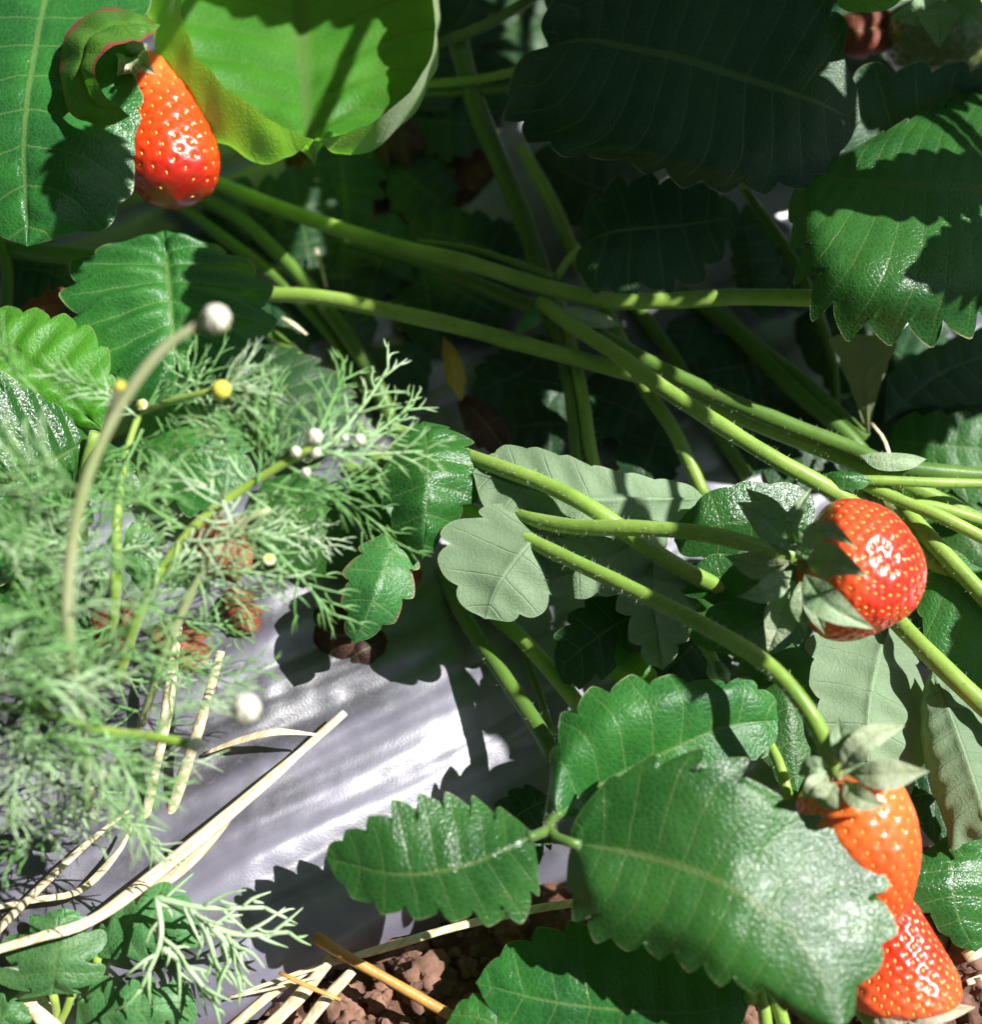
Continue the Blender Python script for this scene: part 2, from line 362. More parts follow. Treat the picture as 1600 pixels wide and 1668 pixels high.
# ------------------------------------------------------------------ fruit builder
def sepal(parent, a, m, b, wd, mat='sepal', name='sepal', under=False, cup=.0006, tilt=0.0):
    """a base, m middle, b tip in world space"""
    c = catmull([a, m, b], 7); t = np.gradient(c, axis=0); vd = np.array(CAMP)-c
    sd = np.cross(t, vd); sd /= np.linalg.norm(sd, axis=1, keepdims=True)
    vd /= np.linalg.norm(vd, axis=1, keepdims=True)
    pr = np.array([0, .55, .92, 1, .74, .36, 0])*wd/2*.86
    L = [Vector(c[i]+sd[i]*pr[i]+vd[i]*(cup+tilt*pr[i])) for i in range(1, 6)]; R = [Vector(c[i]-sd[i]*pr[i]+vd[i]*(cup-tilt*pr[i])) for i in range(1, 6)]
    return blade([Vector(x) for x in c], L, R, n=5, toothy=False, quilt=.0002, und=.0006, mat=mat, under=under, name=name, parent=parent, world=True, K=7, rows=36)
def fruit(label, neck, tip, prof, mat, stalk_pts=None, sr=.0014, nseeds=150, seedmat='seed', sep=(), bend=None, flat=1.0, seeds=True, squash=.12, extra=None, seedfrom=.06, hairs=0, dz=0):
    if dz: neck, tip, bend = lift(neck, dz), lift(tip, dz), (lift(bend, dz) if bend else None); sep = [(lift(q[0], dz), lift(q[1], dz), lift(q[2], dz))+tuple(q[3:]) for q in sep]; stalk_pts = lift(stalk_pts, dz) if stalk_pts else None
    nseeds = int(nseeds*1.55); A, B = P(*neck), P(*tip); mids = [P(*bend)] if bend else []
    r = thing('strawberry', A, label, 'strawberry', None)
    n, sd = 110, 120; c = catmull([A]+mids+[B], n); t, a, b = frames(c)
    v = np.linspace(0, 1, n); pr = np.array(prof)
    rr = catmull([(x, y, 0) for x, y in prof], 400); rad = np.interp(v, rr[:, 0], rr[:, 1])*.001; rad[0] = rad[-1] = 1e-5
    th = np.linspace(0, 2*PI, sd, endpoint=False)
    D = a[:, None]*np.cos(th)[None, :, None]+b[:, None]*np.sin(th)[None, :, None]
    V = c[:, None]+D*rad[:, None, None]
    lump = np.array([[noise.noise(Vector(V[i, j])*95) for j in range(sd)] for i in range(n)])*squash
    V = c[:, None]+D*(rad[:, None]*(1+lump))[:, :, None]
    # seed places on a spiral by area
    S = np.cumsum(rad); S /= S[-1]; pts = []
    for k in range(nseeds):
        vv = np.interp((k+.5)/nseeds, S, v); 
        if vv < seedfrom: continue
        i = min(int(vv*(n-1)), n-2); j = int((k*0.61803398875 % 1)*sd+random.uniform(-1, 1)) % sd; pts.append((i, j))
    Q = V.reshape(-1, 3); dn = np.zeros(len(Q)); R0 = .00072
    for i, j in pts:
        d = np.linalg.norm(Q-V[i, j], axis=1); dn = np.maximum(dn, np.exp(-(d/R0)**2))
    swell = dn*.00050
    V = V - D*swell.reshape(n, sd)[:, :, None]
    F = [(i*sd+j, i*sd+(j+1) % sd, (i+1)*sd+(j+1) % sd, (i+1)*sd+j) for i in range(n-1) for j in range(sd)]
    uv = np.stack([np.broadcast_to((th/2/PI)[None, :], (n, sd)), np.broadcast_to(v[:, None], (n, sd))], 2).reshape(-1, 2)
    # outward winding
    q = F[(n//2)*sd]; W = V.reshape(-1, 3); fn = np.cross(W[q[1]]-W[q[0]], W[q[2]]-W[q[1]])
    if fn.dot(D[n//2, 0]) < 0: F = [x[::-1] for x in F]
    mesh('flesh', W, F, M[mat], r, None, uv)
    mb = MB()
    for i, j in pts:
        ax = t[i] if i > 3 else t[i]; up = D[i, j]; o = V[i, j]+up*.00003
        tt = V[min(i+1, n-1), j]-V[max(i-1, 0), j]; l = np.linalg.norm(tt)
        if l < 1e-7: continue
        tt /= l; up = up-tt*up.dot(tt); up /= np.linalg.norm(up); sd_ = np.cross(tt, up)
        vs = []; k1, k2 = 6, 4; Ls = .00056*random.uniform(.85, 1.15)
        for ii in range(k2+1):
            p = ii/k2; x = -1+2*p; w_ = math.sqrt(max(0, 1-x*x))*(1-.25*x)
            for jj in range(k1):
                q2 = 2*PI*jj/k1; vs.append(o+tt*x*Ls+sd_*w_*.00030*math.cos(q2)+up*w_*.00024*math.sin(q2))
        fs = [(ii*k1+jj, ii*k1+(jj+1) % k1, (ii+1)*k1+(jj+1) % k1, (ii+1)*k1+jj) for ii in range(k2) for jj in range(k1)]
        mb.add(vs, fs, 0)
    # fine fuzz on the skin
    if hairs:
        hv = []; hf = []
        for _ in range(hairs):
            i = random.randrange(6, n-2); j = random.randrange(sd); o = V[i, j]; d = D[i, j]+np.random.normal(0, .25, 3); s_ = np.cross(d, t[i]); s_ = s_/np.linalg.norm(s_)*2.2e-5
            k = len(hv); hv += [o-s_, o+s_, o+d*.0009*random.uniform(.5, 1.2)]; hf.append((k, k+1, k+2))
        mb.add(hv, hf, 1)
    mb.build('seeds', [M[seedmat], M['hair']], r)
    if sep:
        mb = MB(); ct = c[0]; k = t[0]
        tube(mb, [Vector(ct-k*.0012), Vector(ct+k*.0006)], [.0016, .0030], n=6, sides=16)
        cal = mb.build('calyx', [M['sepal']], r)
        for q in sep: sepal(cal, P(*q[0]), P(*q[1]), P(*q[2]), q[3]*.001, *(q[4:]))
    if stalk_pts:
        mb = MB(); g = tube(mb, PP(stalk_pts), sr, rough=.08, sides=14, rid=.03); hairs_on(mb, *g, 5000, .0011)
        mb.build('fruit_stalk', [M['stem'], M['hair']], r)
    return r
# ================================================================== THE GROUND
def lerp_edge(x, pts): return float(np.interp(x, [p[0] for p in pts], [p[1] for p in pts]))
FE = sorted([tuple(P(px, py, 0))[:2] for px, py in ((-300, 1760), (200, 1720), (400, 1668), (520, 1600), (600, 1555), (645, 1528), (760, 1490), (860, 1452), (1000, 1436), (1200, 1425), (1420, 1400), (1600, 1372), (1900, 1330))])
HC = P(640, 260, 0); HR = (.030, .026)
def in_hole(x, y): return ((x-HC.x)/HR[0])**2+((y-HC.y)/HR[1])**2 + .25*noise.noise(Vector((x*60, y*60, 2)))
def film_z(x, y):
    q = Vector((x, y, 0)); u = x*.90+y*.44; v = -x*.44+y*.90      # folds run along u
    v += .006*noise.noise(Vector((x*18, y*18, 5)))
    z = .0028*noise.noise(Vector((u*12, v*62, 1.3))) + .0009*noise.noise(Vector((u*26, v*170, 4.1))) + .00035*noise.noise(Vector((x*300, y*300, 0)))
    z += .0007*abs(noise.noise(Vector((u*10+3, v*95, 9))))
    d = y - lerp_edge(x, FE)
    return .006 + z - .012*math.exp(-max(d, 0)/.006) + (.15*min(.05, max(0, -x))*min(1, max(0, (.075-y)/.08)))
def soil_z(x, y):
    q = Vector((x, y, .3)); d = lerp_edge(x, FE)-y
    z = .004*noise.noise(q*38)+.0022*noise.noise(q*110)+.0012*noise.noise(q*300)
    k = in_hole(x, y)
    under = -.012 + .15*min(.05, max(0, -x))*min(1, max(0, (.075-y)/.08))
    if abs(x) > .45 or abs(y) > .55: return -.004+z*2
    if d > -.004: return z-.004+min(.006, max(0, d)*.3)
    if k < 1.25: return z+.004-.012*max(0, k-.85)
    return under+z*.3
xs = np.arange(-.30, .3801, .0017); ys = np.arange(-.26, .46, .0017)
Vg = []; idx = {}; Fg = []
okk = np.zeros((len(xs), len(ys)), bool)
st_ = .0017
for i, x in enumerate(xs):
    e = lerp_edge(x, FE)+.0022*noise.noise(Vector((x*70, 0, 1)))+.0008*noise.noise(Vector((x*300, 0, 1)))
    for j, y in enumerate(ys):
        if y < e-st_: continue
        X, Y = x, max(y, e); k = in_hole(X, Y)
        if k < 1:
            dx, dy = X-HC.x, Y-HC.y; r = math.hypot(dx, dy)
            if r < 1e-4: continue
            q = next((r+t*.0004 for t in range(1, 9) if in_hole(HC.x+dx/r*(r+t*.0004), HC.y+dy/r*(r+t*.0004)) >= 1), None)
            if q is None: continue
            X, Y = HC.x+dx/r*q, HC.y+dy/r*q
        okk[i, j] = True; idx[i, j] = len(Vg); Vg.append((X, Y, film_z(X, Y)))
for i in range(len(xs)-1):
    for j in range(len(ys)-1):
        if okk[i, j] and okk[i+1, j] and okk[i, j+1] and okk[i+1, j+1]: Fg.append((idx[i, j], idx[i+1, j], idx[i+1, j+1], idx[i, j+1]))
tag(mesh('mulch_film', Vg, Fg, M['film']), kind='structure')
g = np.sinh(np.linspace(-1, 1, 331)*7.6)/np.sinh(7.6)*30
g = np.sort(np.r_[g[np.abs(g) > .30], np.linspace(-.299, .299, 240)])
Vs = [(x, y, soil_z(x, y)) for x in g for y in g]; m_ = len(g)
tag(mesh('soil', Vs, [(i*m_+j, (i+1)*m_+j, (i+1)*m_+j+1, i*m_+j+1) for i in range(m_-1) for j in range(m_-1)], M['soil']), kind='structure')
def clod_mb(mb, p, r, seed, m=0):
    V = []; F = []; n1, n2 = (8, 10) if r < .0018 else (14, 18)
    for i in range(n1+1):
        a = PI*i/n1
        for j in range(n2):
            b = 2*PI*j/n2; d = Vector((math.sin(a)*math.cos(b), math.sin(a)*math.sin(b), math.cos(a)*.75))
            V.append(p+d*r*(1+.6*noise.noise(d*1.8+Vector((seed, 0, 0)))+.38*noise.noise(d*4.2+Vector((0, seed, 0)))+.2*noise.noise(d*11+Vector((0, seed, 0)))))
    F = [(i*n2+j, (i+1)*n2+j, (i+1)*n2+(j+1) % n2, i*n2+(j+1) % n2) for i in range(n1) for j in range(n2)]
    mb.add(V, F, m)
mb = MB(); rg = random.Random(5)
for k in range(750):
    px, py = rg.choice([(rg.uniform(300, 1150), rg.uniform(1500, 1760)), (rg.uniform(1180, 1750), rg.uniform(1430, 1760)), (rg.uniform(1180, 1750), rg.uniform(1430, 1760))])
    q = P(px, py, 0)
    if q.y > lerp_edge(q.x, FE)-.003 and in_hole(q.x, q.y) > .9: continue
    r = rg.choice([.0008, .0012, .0016, .0022, .003])*rg.uniform(.7, 1.2); clod_mb(mb, Vector((q.x, q.y, soil_z(q.x, q.y)+r*.3)), r, k*1.7)
tag(mb.build('soil_crumbs', M['clod']), 'reddish soil crumbs scattered over the bare earth', 'soil crumbs', kind='stuff')
for px, py, r, lab in ((555, 1630, .0045, 'reddish brown soil lump under the straw at the bottom of the picture'),
                       (690, 1600, .0055, 'pale tan soil lump beside the orange straw'),
                       (1570, 1560, .0040, 'red soil lump at the right edge below the glossy leaf'),
                       (1590, 1625, .0050, 'larger soil lump in the lower right corner beyond the lowest strawberry'),
                       (1215, 1655, .0045, 'soil lump between the pale stalks under the big leaf tip')):
    q = P(px, py, .2); mb = MB(); z = soil_z(q.x, q.y); clod_mb(mb, Vector((q.x, q.y, z+r*.45)), r, px*.37)
    tag(mb.build('soil_lump', M['clod'], base=(q.x, q.y, z)), lab, 'soil lump', 'lumps of reddish soil')
# ================================================================== THE BIG THREE-PART LEAF IN FRONT
leaf('large glossy three-part leaf over the lower strawberries, white sheen on its biggest leaflet', [
 dict(mid=[(932, 1372, 4.3), (1010, 1386, 4.5), (1110, 1412, 4.8), (1195, 1448, 4.98), (1270, 1502, 4.83), (1330, 1570, 4.68), (1372, 1680, 4.5)],
      L=[[(945, 1355, 4.5), (990, 1300, 4.8), (1080, 1270, 5.15), (1200, 1300, 5.2), (1290, 1380, 4.8), (1360, 1450, 4.62), (1375, 1560, 4.55)],
         [(930, 1355, 4.4), (950, 1315, 4.6), (1000, 1262, 4.9), (1060, 1236, 5.2), (1120, 1226, 5.4), (1180, 1232, 5.3), (1225, 1252, 5.1), (1258, 1295, 5.0), (1300, 1322, 4.85), (1350, 1338, 4.7), (1400, 1375, 4.55), (1440, 1430, 4.4), (1455, 1495, 4.35), (1443, 1560, 4.35), (1405, 1605, 4.4), (1390, 1650, 4.4)]],
      R=[[(945, 1400, 4.2), (975, 1450, 4.3), (1060, 1490, 4.5), (1160, 1530, 4.75), (1250, 1590, 4.65), (1320, 1650, 4.5)],
         [(926, 1400, 3.9), (924, 1450, 3.7), (945, 1505, 3.7), (985, 1535, 3.8), (1040, 1548, 3.9), (1090, 1560, 4.1), (1140, 1585, 4.3), (1190, 1605, 4.4), (1240, 1618, 4.4), (1280, 1645, 4.3), (1320, 1670, 4.2), (1350, 1690, 4.1)]],
      n=12, depth=.12, quilt=.00014, mat='glossy', K=26, und=.0006, seed=3, name='large_leaflet'),
 dict(mid=[(908, 1330, 4.3), (950, 1296, 3.9), (1010, 1262, 4.0), (1095, 1222, 4.2), (1180, 1185, 4.2), (1268, 1172, 3.8)],
      L=[[(905, 1290, 4.3), (925, 1240, 4.4), (985, 1190, 4.6), (1070, 1155, 4.7), (1160, 1135, 4.6), (1220, 1135, 4.3)],
         [(898, 1300, 4.1), (896, 1250, 4.1), (905, 1200, 4.2), (925, 1155, 4.3), (965, 1125, 4.5), (1030, 1104, 4.6), (1095, 1103, 4.6), (1160, 1108, 4.5), (1215, 1105, 4.3), (1255, 1130, 4.0)]],
      R=[(925, 1330, 4.1), (985, 1325, 4.0), (1060, 1290, 4.1), (1140, 1262, 4.1), (1210, 1250, 4.0), (1258, 1218, 3.8)],
      n=9, depth=.11, quilt=.0002, mat='leaf', K=22, seed=11, name='side_leaflet'),
 dict(mid=[(868, 1362, 4.6), (815, 1386, 4.7), (750, 1412, 4.7), (650, 1424, 4.6), (530, 1396, 4.2)],
      L=[(872, 1385, 4.4), (878, 1430, 4.2), (868, 1478, 4.0), (835, 1503, 4.0), (770, 1500, 4.2), (700, 1494, 4.3), (640, 1488, 4.3), (598, 1472, 4.2), (560, 1446, 4.2)],
      R=[(850, 1340, 4.5), (815, 1318, 4.4), (760, 1300, 4.5), (700, 1296, 4.7), (650, 1306, 4.8), (610, 1330, 4.8), (570, 1352, 4.6), (540, 1372, 4.4)],
      n=9, depth=.14, quilt=.0002, mat='glossy', K=20, seed=5, name='side_leaflet')],
 [[(912, 1200, 1.2), (905, 1260, 2.6), (897, 1310, 3.7), (893, 1344, 4.2), (902, 1360, 4.35), (918, 1368, 4.45), (945, 1376, 4.55)], [(893, 1346, 4.15), (899, 1334, 4.2), (914, 1322, 4.2)], [(896, 1350, 4.2), (882, 1356, 4.4), (860, 1365, 4.6)]], .00095, hairy=2500, smat='stemd')
leaf('dark shaded leaf lying over the soil at the bottom, under the large leaf', [
 dict(mid=[(1225, 1622, 2.6), (1150, 1648, 2.6), (1040, 1648, 2.4), (900, 1632, 2.2), (775, 1600, 1.9)],
      L=[(1190, 1690, 2.3), (1050, 1720, 2.0), (900, 1712, 1.9), (820, 1670, 1.9)],
      R=[(1190, 1580, 2.7), (1100, 1525, 2.6), (980, 1505, 2.4), (900, 1508, 2.2), (820, 1545, 2.0)], n=9, depth=.11, mat='glossy')],
 [(1225, 1622, 2.6), (1205, 1635, 2.2), (1190, 1700, 1.5)], .0016)
leaf('toothed leaf at the bottom edge lit only along its left teeth', [
 dict(mid=[(900, 1760, 1.8), (850, 1700, 1.9), (790, 1660, 1.9), (735, 1652, 1.7)],
      L=[(820, 1760, 1.6), (760, 1710, 1.6), (728, 1680, 1.6)], R=[(900, 1700, 1.9), (860, 1650, 1.9), (800, 1622, 1.8), (760, 1622, 1.7)], n=7, depth=.13)])
# ================================================================== UPPER RIGHT
leaf('broad sunlit leaf at the right edge with a finger-shaped shadow across it', [
 dict(mid=[(1330, 283, 6.4), (1400, 292, 6.6), (1500, 300, 6.8), (1600, 306, 6.7), (1720, 320, 6.0)],
      L=[[(1350, 262, 6.5), (1420, 240, 6.6), (1520, 220, 6.4), (1650, 220, 6.0)], [(1345, 262, 6.3), (1400, 232, 6.3), (1470, 196, 6.1), (1540, 165, 5.7), (1640, 130, 5.2), (1730, 200, 5.2)]],
      R=[[(1320, 320, 6.5), (1350, 400, 6.8), (1440, 450, 7.0), (1560, 450, 6.9), (1660, 400, 6.4)], [(1300, 300, 6.1), (1284, 345, 6.1), (1292, 410, 6.2), (1308, 465, 6.2), (1335, 515, 6.1), (1385, 545, 6.0), (1440, 552, 6.0), (1500, 555, 6.0), (1570, 545, 6.0), (1650, 510, 5.8), (1710, 420, 5.6)]],
      n=14, depth=.11, quilt=.00018, K=24, mat='glossy', seed=21)],
 [(1210, 300, 4.8), (1260, 278, 5.8), (1300, 276, 6.2), (1330, 283, 6.4)], .0013)
leaf('folded shaded leaf with upturned teeth behind the sunlit right-hand leaf', [
 dict(mid=[(1345, 300, 5.0), (1420, 240, 5.2), (1520, 190, 5.2), (1650, 165, 5.0)],
      L=[(1345, 200, 5.8), (1385, 112, 6.2), (1450, 108, 6.3), (1520, 104, 6.3), (1590, 105, 6.2), (1650, 120, 5.8)],
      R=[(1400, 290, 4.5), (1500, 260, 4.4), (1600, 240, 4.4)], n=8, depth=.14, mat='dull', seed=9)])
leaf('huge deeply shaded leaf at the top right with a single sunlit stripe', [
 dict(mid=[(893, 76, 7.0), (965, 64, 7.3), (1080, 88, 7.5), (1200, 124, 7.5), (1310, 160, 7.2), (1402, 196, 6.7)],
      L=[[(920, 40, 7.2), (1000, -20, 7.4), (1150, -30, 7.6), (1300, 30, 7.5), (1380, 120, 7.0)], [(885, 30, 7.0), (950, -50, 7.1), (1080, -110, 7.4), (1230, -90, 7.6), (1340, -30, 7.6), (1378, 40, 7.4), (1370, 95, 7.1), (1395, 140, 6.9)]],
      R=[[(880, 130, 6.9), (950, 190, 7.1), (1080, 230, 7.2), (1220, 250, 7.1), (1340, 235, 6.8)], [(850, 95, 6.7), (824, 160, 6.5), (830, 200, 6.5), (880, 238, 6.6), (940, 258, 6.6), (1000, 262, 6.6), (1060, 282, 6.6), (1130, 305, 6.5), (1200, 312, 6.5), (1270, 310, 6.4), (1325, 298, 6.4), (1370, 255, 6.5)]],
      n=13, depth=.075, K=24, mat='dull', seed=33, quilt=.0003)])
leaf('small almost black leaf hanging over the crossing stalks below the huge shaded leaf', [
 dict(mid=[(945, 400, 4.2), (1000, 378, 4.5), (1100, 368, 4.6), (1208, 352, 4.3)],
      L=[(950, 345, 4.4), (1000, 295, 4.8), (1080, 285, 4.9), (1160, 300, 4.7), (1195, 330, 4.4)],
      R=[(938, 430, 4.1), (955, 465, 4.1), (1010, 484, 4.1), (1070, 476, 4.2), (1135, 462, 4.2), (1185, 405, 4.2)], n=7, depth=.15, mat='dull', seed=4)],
 [(905, 455, 3.6), (925, 425, 3.9), (945, 400, 4.2)], .0009)
leaf('pale olive leaf hanging folded with its underside out, below the broad right-hand leaf', [
 dict(mid=[(1415, 712, 1.8), (1412, 640, 2.6), (1405, 545, 3.6)], L=[(1392, 650, 2.4), (1368, 590, 3.0), (1352, 550, 3.6)],
      R=[(1425, 660, 2.4), (1445, 600, 3.0), (1458, 555, 3.5)], n=5, depth=.05, mat='olive', under=True)])
leaf('dark leaf at the right edge behind the hanging olive leaf', [
 dict(mid=[(1440, 690, 1.4), (1530, 610, 1.9), (1660, 560, 2.1)], L=[(1455, 600, 1.9), (1530, 560, 2.1), (1620, 530, 2.2)],
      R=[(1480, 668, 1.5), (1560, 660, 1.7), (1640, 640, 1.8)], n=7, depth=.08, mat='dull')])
leaf('green leaf at the right edge just above the crossing thin stalks', [
 dict(mid=[(1450, 720, 1.3), (1530, 725, 1.7), (1680, 740, 1.8)], L=[(1470, 680, 1.6), (1540, 672, 1.9), (1640, 680, 2.0)],
      R=[(1470, 760, 1.2), (1540, 800, 1.4), (1640, 830, 1.5)], n=7, depth=.10)])
leaf('bright sunlit leaf tip poking in at the top edge near the unripe strawberry', [
 dict(mid=[(1440, -90, 8.8), (1430, -50, 9), (1415, 22, 8.8)], L=[(1380, -70, 8.8), (1345, -30, 8.8), (1365, 12, 8.8)], R=[(1500, -70, 8.6), (1510, -20, 8.6), (1460, 10, 8.7)], n=4, depth=.08, mat='bright')])
leaf('withered copper-coloured leaf at the top edge beside the unripe strawberry', [
 dict(mid=[(1365, 60, 5.0), (1400, 50, 5.6), (1455, 40, 5.0)], L=[(1370, 30, 5.0), (1410, 18, 5.2), (1450, 20, 4.9)], R=[(1385, 95, 4.6), (1430, 90, 4.8), (1455, 70, 4.8)], n=4, depth=.08, mat='dead', arch=.002)])
fruit('unripe green strawberry in shade at the top right corner', (1530, -10, 5.6), (1545, 135, 4.4), [(0, 5), (.12, 12), (.4, 14), (.7, 12), (.9, 7), (1, 0)], 'fruitg', nseeds=130, seedmat='seedg',
      sep=[((1530, -5, 6.6), (1500, 20, 7), (1450, 30, 6.6), 9), ((1530, 0, 6.8), (1530, 40, 7.2), (1530, 80, 6.6), 10), ((1540, -5, 6.6), (1580, 20, 7), (1610, 50, 6.6), 9)])
# ================================================================== CENTRE RIGHT: FRUIT WITH BIG CALYX
fruit('plump red strawberry in the middle right with its grey-green calyx turned to the left', (1312, 912, 4.3), (1502, 948, 4.0),
      [(0, 4), (.04, 8), (.14, 12.3), (.32, 14.1), (.52, 13.6), (.72, 11.2), (.88, 8.0), (.96, 5.0), (1, 0)], 'fruit',
      [(600, 742, 1.2), (690, 775, 1.6), (790, 812, 2.4), (860, 843, 3.0), (940, 858, 3.6), (1040, 860, 4.2), (1140, 868, 4.6), (1230, 888, 4.7), (1312, 912, 4.4)], .00165, nseeds=230, squash=.10, hairs=700,
      sep=[((1305, 905, 4.9), (1340, 862, 5.9), (1398, 892, 5.9), 4.6), ((1312, 915, 5.2), (1360, 915, 6.2), (1412, 938, 6.1), 8.0), ((1310, 935, 4.8), (1350, 985, 5.5), (1425, 1025, 5.1), 7.0),
           ((1300, 900, 4.8), (1255, 850, 4.9), (1200, 818, 4.6), 8.5), ((1295, 890, 4.6), (1250, 830, 4.7), (1215, 795, 4.3), 6.0), ((1300, 895, 4.7), (1290, 850, 5.2), (1322, 795, 5.0), 3.4, 'sepal', 'sepal', False, .0006, .8),
           ((1290, 915, 4.6), (1240, 922, 4.4), (1180, 905, 4.0), 6.5, 'sepalp'), ((1290, 930, 4.6), (1245, 965, 4.8), (1198, 972, 4.6), 6.0), ((1295, 945, 4.4), (1275, 1000, 4.2), (1250, 1066, 3.8), 8.0, 'sepalp'),
           ((1305, 945, 4.6), (1308, 985, 4.6), (1312, 1030, 4.2), 5.6), ((1310, 940, 4.5), (1330, 1000, 4.6), (1345, 1035, 4.2), 4.5), ((1295, 910, 4.7), (1320, 885, 5.1), (1300, 862, 5.2), 5.5)], dz=1.1)
fruit('long orange strawberry with a furry pale calyx, half hidden by the large glossy leaf', (1370, 1262, 3.4), (1415, 1508, 2.0),
      [(0, 6), (.06, 10), (.2, 11.4), (.4, 11.4), (.6, 10.4), (.8, 8.2), (.94, 5), (1, 0)], 'fruito',
      [(560, 760, 1.6), (680, 800, 2.2), (770, 835, 2.9), (900, 898, 3.8), (1010, 950, 4.4), (1150, 1020, 4.9), (1250, 1082, 5.2), (1315, 1155, 5.2), (1348, 1220, 4.8), (1360, 1262, 4.2)], .00165, nseeds=210, squash=.09, hairs=600, bend=(1404, 1370, 3.1),
      sep=[((1365, 1258, 4.9), (1410, 1205, 5.4), (1475, 1182, 5.1), 5.5, 'sepalp'), ((1375, 1255, 4.8), (1370, 1200, 5.2), (1366, 1168, 4.8), 4.5), ((1370, 1255, 4.9), (1400, 1215, 5.4), (1440, 1190, 5.3), 5.5, 'sepalp'), ((1380, 1260, 4.9), (1435, 1262, 5.3), (1515, 1256, 5.0), 6.5, 'sepalp'),
           ((1375, 1270, 4.8), (1400, 1300, 5.2), (1445, 1312, 4.9), 5.0, 'sepalp'), ((1362, 1275, 4.8), (1345, 1300, 4.9), (1335, 1312, 4.5), 6.5, 'sepalp'), ((1350, 1262, 4.7), (1325, 1285, 4.9), (1308, 1300, 4.6), 5.0, 'sepalp'), ((1355, 1255, 4.7), (1325, 1250, 4.8), (1300, 1262, 4.4), 5.0, 'sepal')], dz=.5)
fruit('lowest red strawberry on the soil at the bottom right, dry calyx below it', (1462, 1634, 1.5), (1448, 1448, 2.5),
      [(0, 7), (.04, 10.6), (.12, 12.6), (.26, 12.2), (.5, 9.6), (.7, 7.4), (.88, 5.0), (1, 0)], 'fruit', nseeds=200, squash=.10, hairs=500,
      sep=[((1480, 1655, 2.2), (1520, 1640, 2.5), (1570, 1618, 2.3), 2.5, 'drysepal'), ((1480, 1655, 2.2), (1520, 1650, 2.4), (1590, 1640, 2.0), 4.0, 'drysepal'), ((1475, 1655, 2.4), (1450, 1662, 2.5), (1415, 1672, 2.2), 5.0, 'drysepal'),
           ((1478, 1655, 2.4), (1500, 1672, 2.5), (1560, 1690, 2.2), 6.0, 'drysepal')])
leaf('dark glossy leaflets spread behind the calyx of the plump strawberry', [
 dict(mid=[(1330, 860, 2.6), (1250, 848, 2.9), (1170, 855, 2.9), (1098, 880, 2.6)], L=[(1310, 905, 2.2), (1230, 912, 2.3), (1165, 912, 2.4), (1115, 905, 2.4)],
      R=[(1320, 800, 2.8), (1260, 785, 3.0), (1195, 788, 3.1), (1145, 808, 3.0), (1108, 848, 2.8)], n=5, depth=.07, mat='glossy'),
 dict(mid=[(1330, 940, 2.3), (1250, 945, 2.5), (1170, 945, 2.5), (1098, 945, 2.2)], L=[(1300, 1010, 1.9), (1230, 1000, 2.1), (1165, 985, 2.2), (1120, 970, 2.2)],
      R=[(1310, 900, 2.4), (1240, 895, 2.6), (1160, 905, 2.6), (1110, 925, 2.4)], n=5, depth=.12, mat='glossy'),
 dict(mid=[(1330, 960, 2.0), (1260, 1000, 2.3), (1200, 1035, 2.3), (1130, 1050, 2.0)], L=[(1310, 1040, 1.7), (1260, 1062, 1.9), (1200, 1070, 1.9)],
      R=[(1280, 950, 2.2), (1210, 965, 2.4), (1160, 990, 2.4), (1125, 1020, 2.2)], n=5, depth=.10, mat='glossy')], dz=1.2)
leaf('green leaf standing between the arching fruit stalk and the broad pale leaf', [
 dict(mid=[(1255, 1030, 1.8), (1275, 1110, 2.4), (1290, 1180, 2.5), (1300, 1290, 2.2)], L=[(1310, 1060, 1.8), (1335, 1130, 2.1), (1335, 1210, 2.1)],
      R=[(1215, 1070, 1.8), (1220, 1150, 2.2), (1240, 1220, 2.3), (1265, 1270, 2.2)], n=6, depth=.10)])
leaf('broad whitish leaf showing its pale underside, below the plump strawberry', [
 dict(mid=[(1455, 995, 2.4), (1430, 1080, 2.8), (1415, 1180, 2.8), (1420, 1330, 2.2)],
      L=[(1490, 1030, 2.2), (1502, 1100, 2.3), (1505, 1180, 2.3), (1498, 1260, 2.1), (1460, 1320, 2.1)],
      R=[(1370, 1010, 2.5), (1318, 1040, 2.7), (1322, 1110, 2.8), (1335, 1180, 2.7), (1355, 1260, 2.4)], n=7, depth=.07, mat='pale', under=True, K=20, quilt=.0010)],
 None)
leaf('whitish folded leaf with a browned tip at the right edge', [
 dict(mid=[(1520, 1088, 2.8), (1560, 1190, 3.2), (1595, 1290, 3.0), (1612, 1362, 2.5)],
      L=[[(1575, 1130, 2.9), (1640, 1220, 2.7), (1650, 1310, 2.4)]], R=[[(1508, 1150, 2.9), (1525, 1240, 2.9), (1555, 1330, 2.6)], [(1502, 1130, 2.5), (1503, 1200, 2.4), (1512, 1270, 2.3), (1535, 1335, 2.2), (1552, 1382, 2.1), (1580, 1372, 2.2)]],
      n=8, depth=.03, mat='pale', under=True, quilt=.0007)])
leaf('wide translucent green leaf in the shade right of the plump strawberry', [
 dict(mid=[(1462, 860, 2.6), (1530, 930, 2.9), (1600, 1010, 2.9), (1690, 1100, 2.6)],
      L=[(1480, 930, 2.6), (1500, 1010, 2.6), (1520, 1070, 2.5), (1580, 1130, 2.3), (1640, 1160, 2.3)],
      R=[(1530, 880, 2.8), (1600, 930, 2.8), (1680, 1000, 2.7)], n=8, depth=.05, mat='leaf', under=False)])
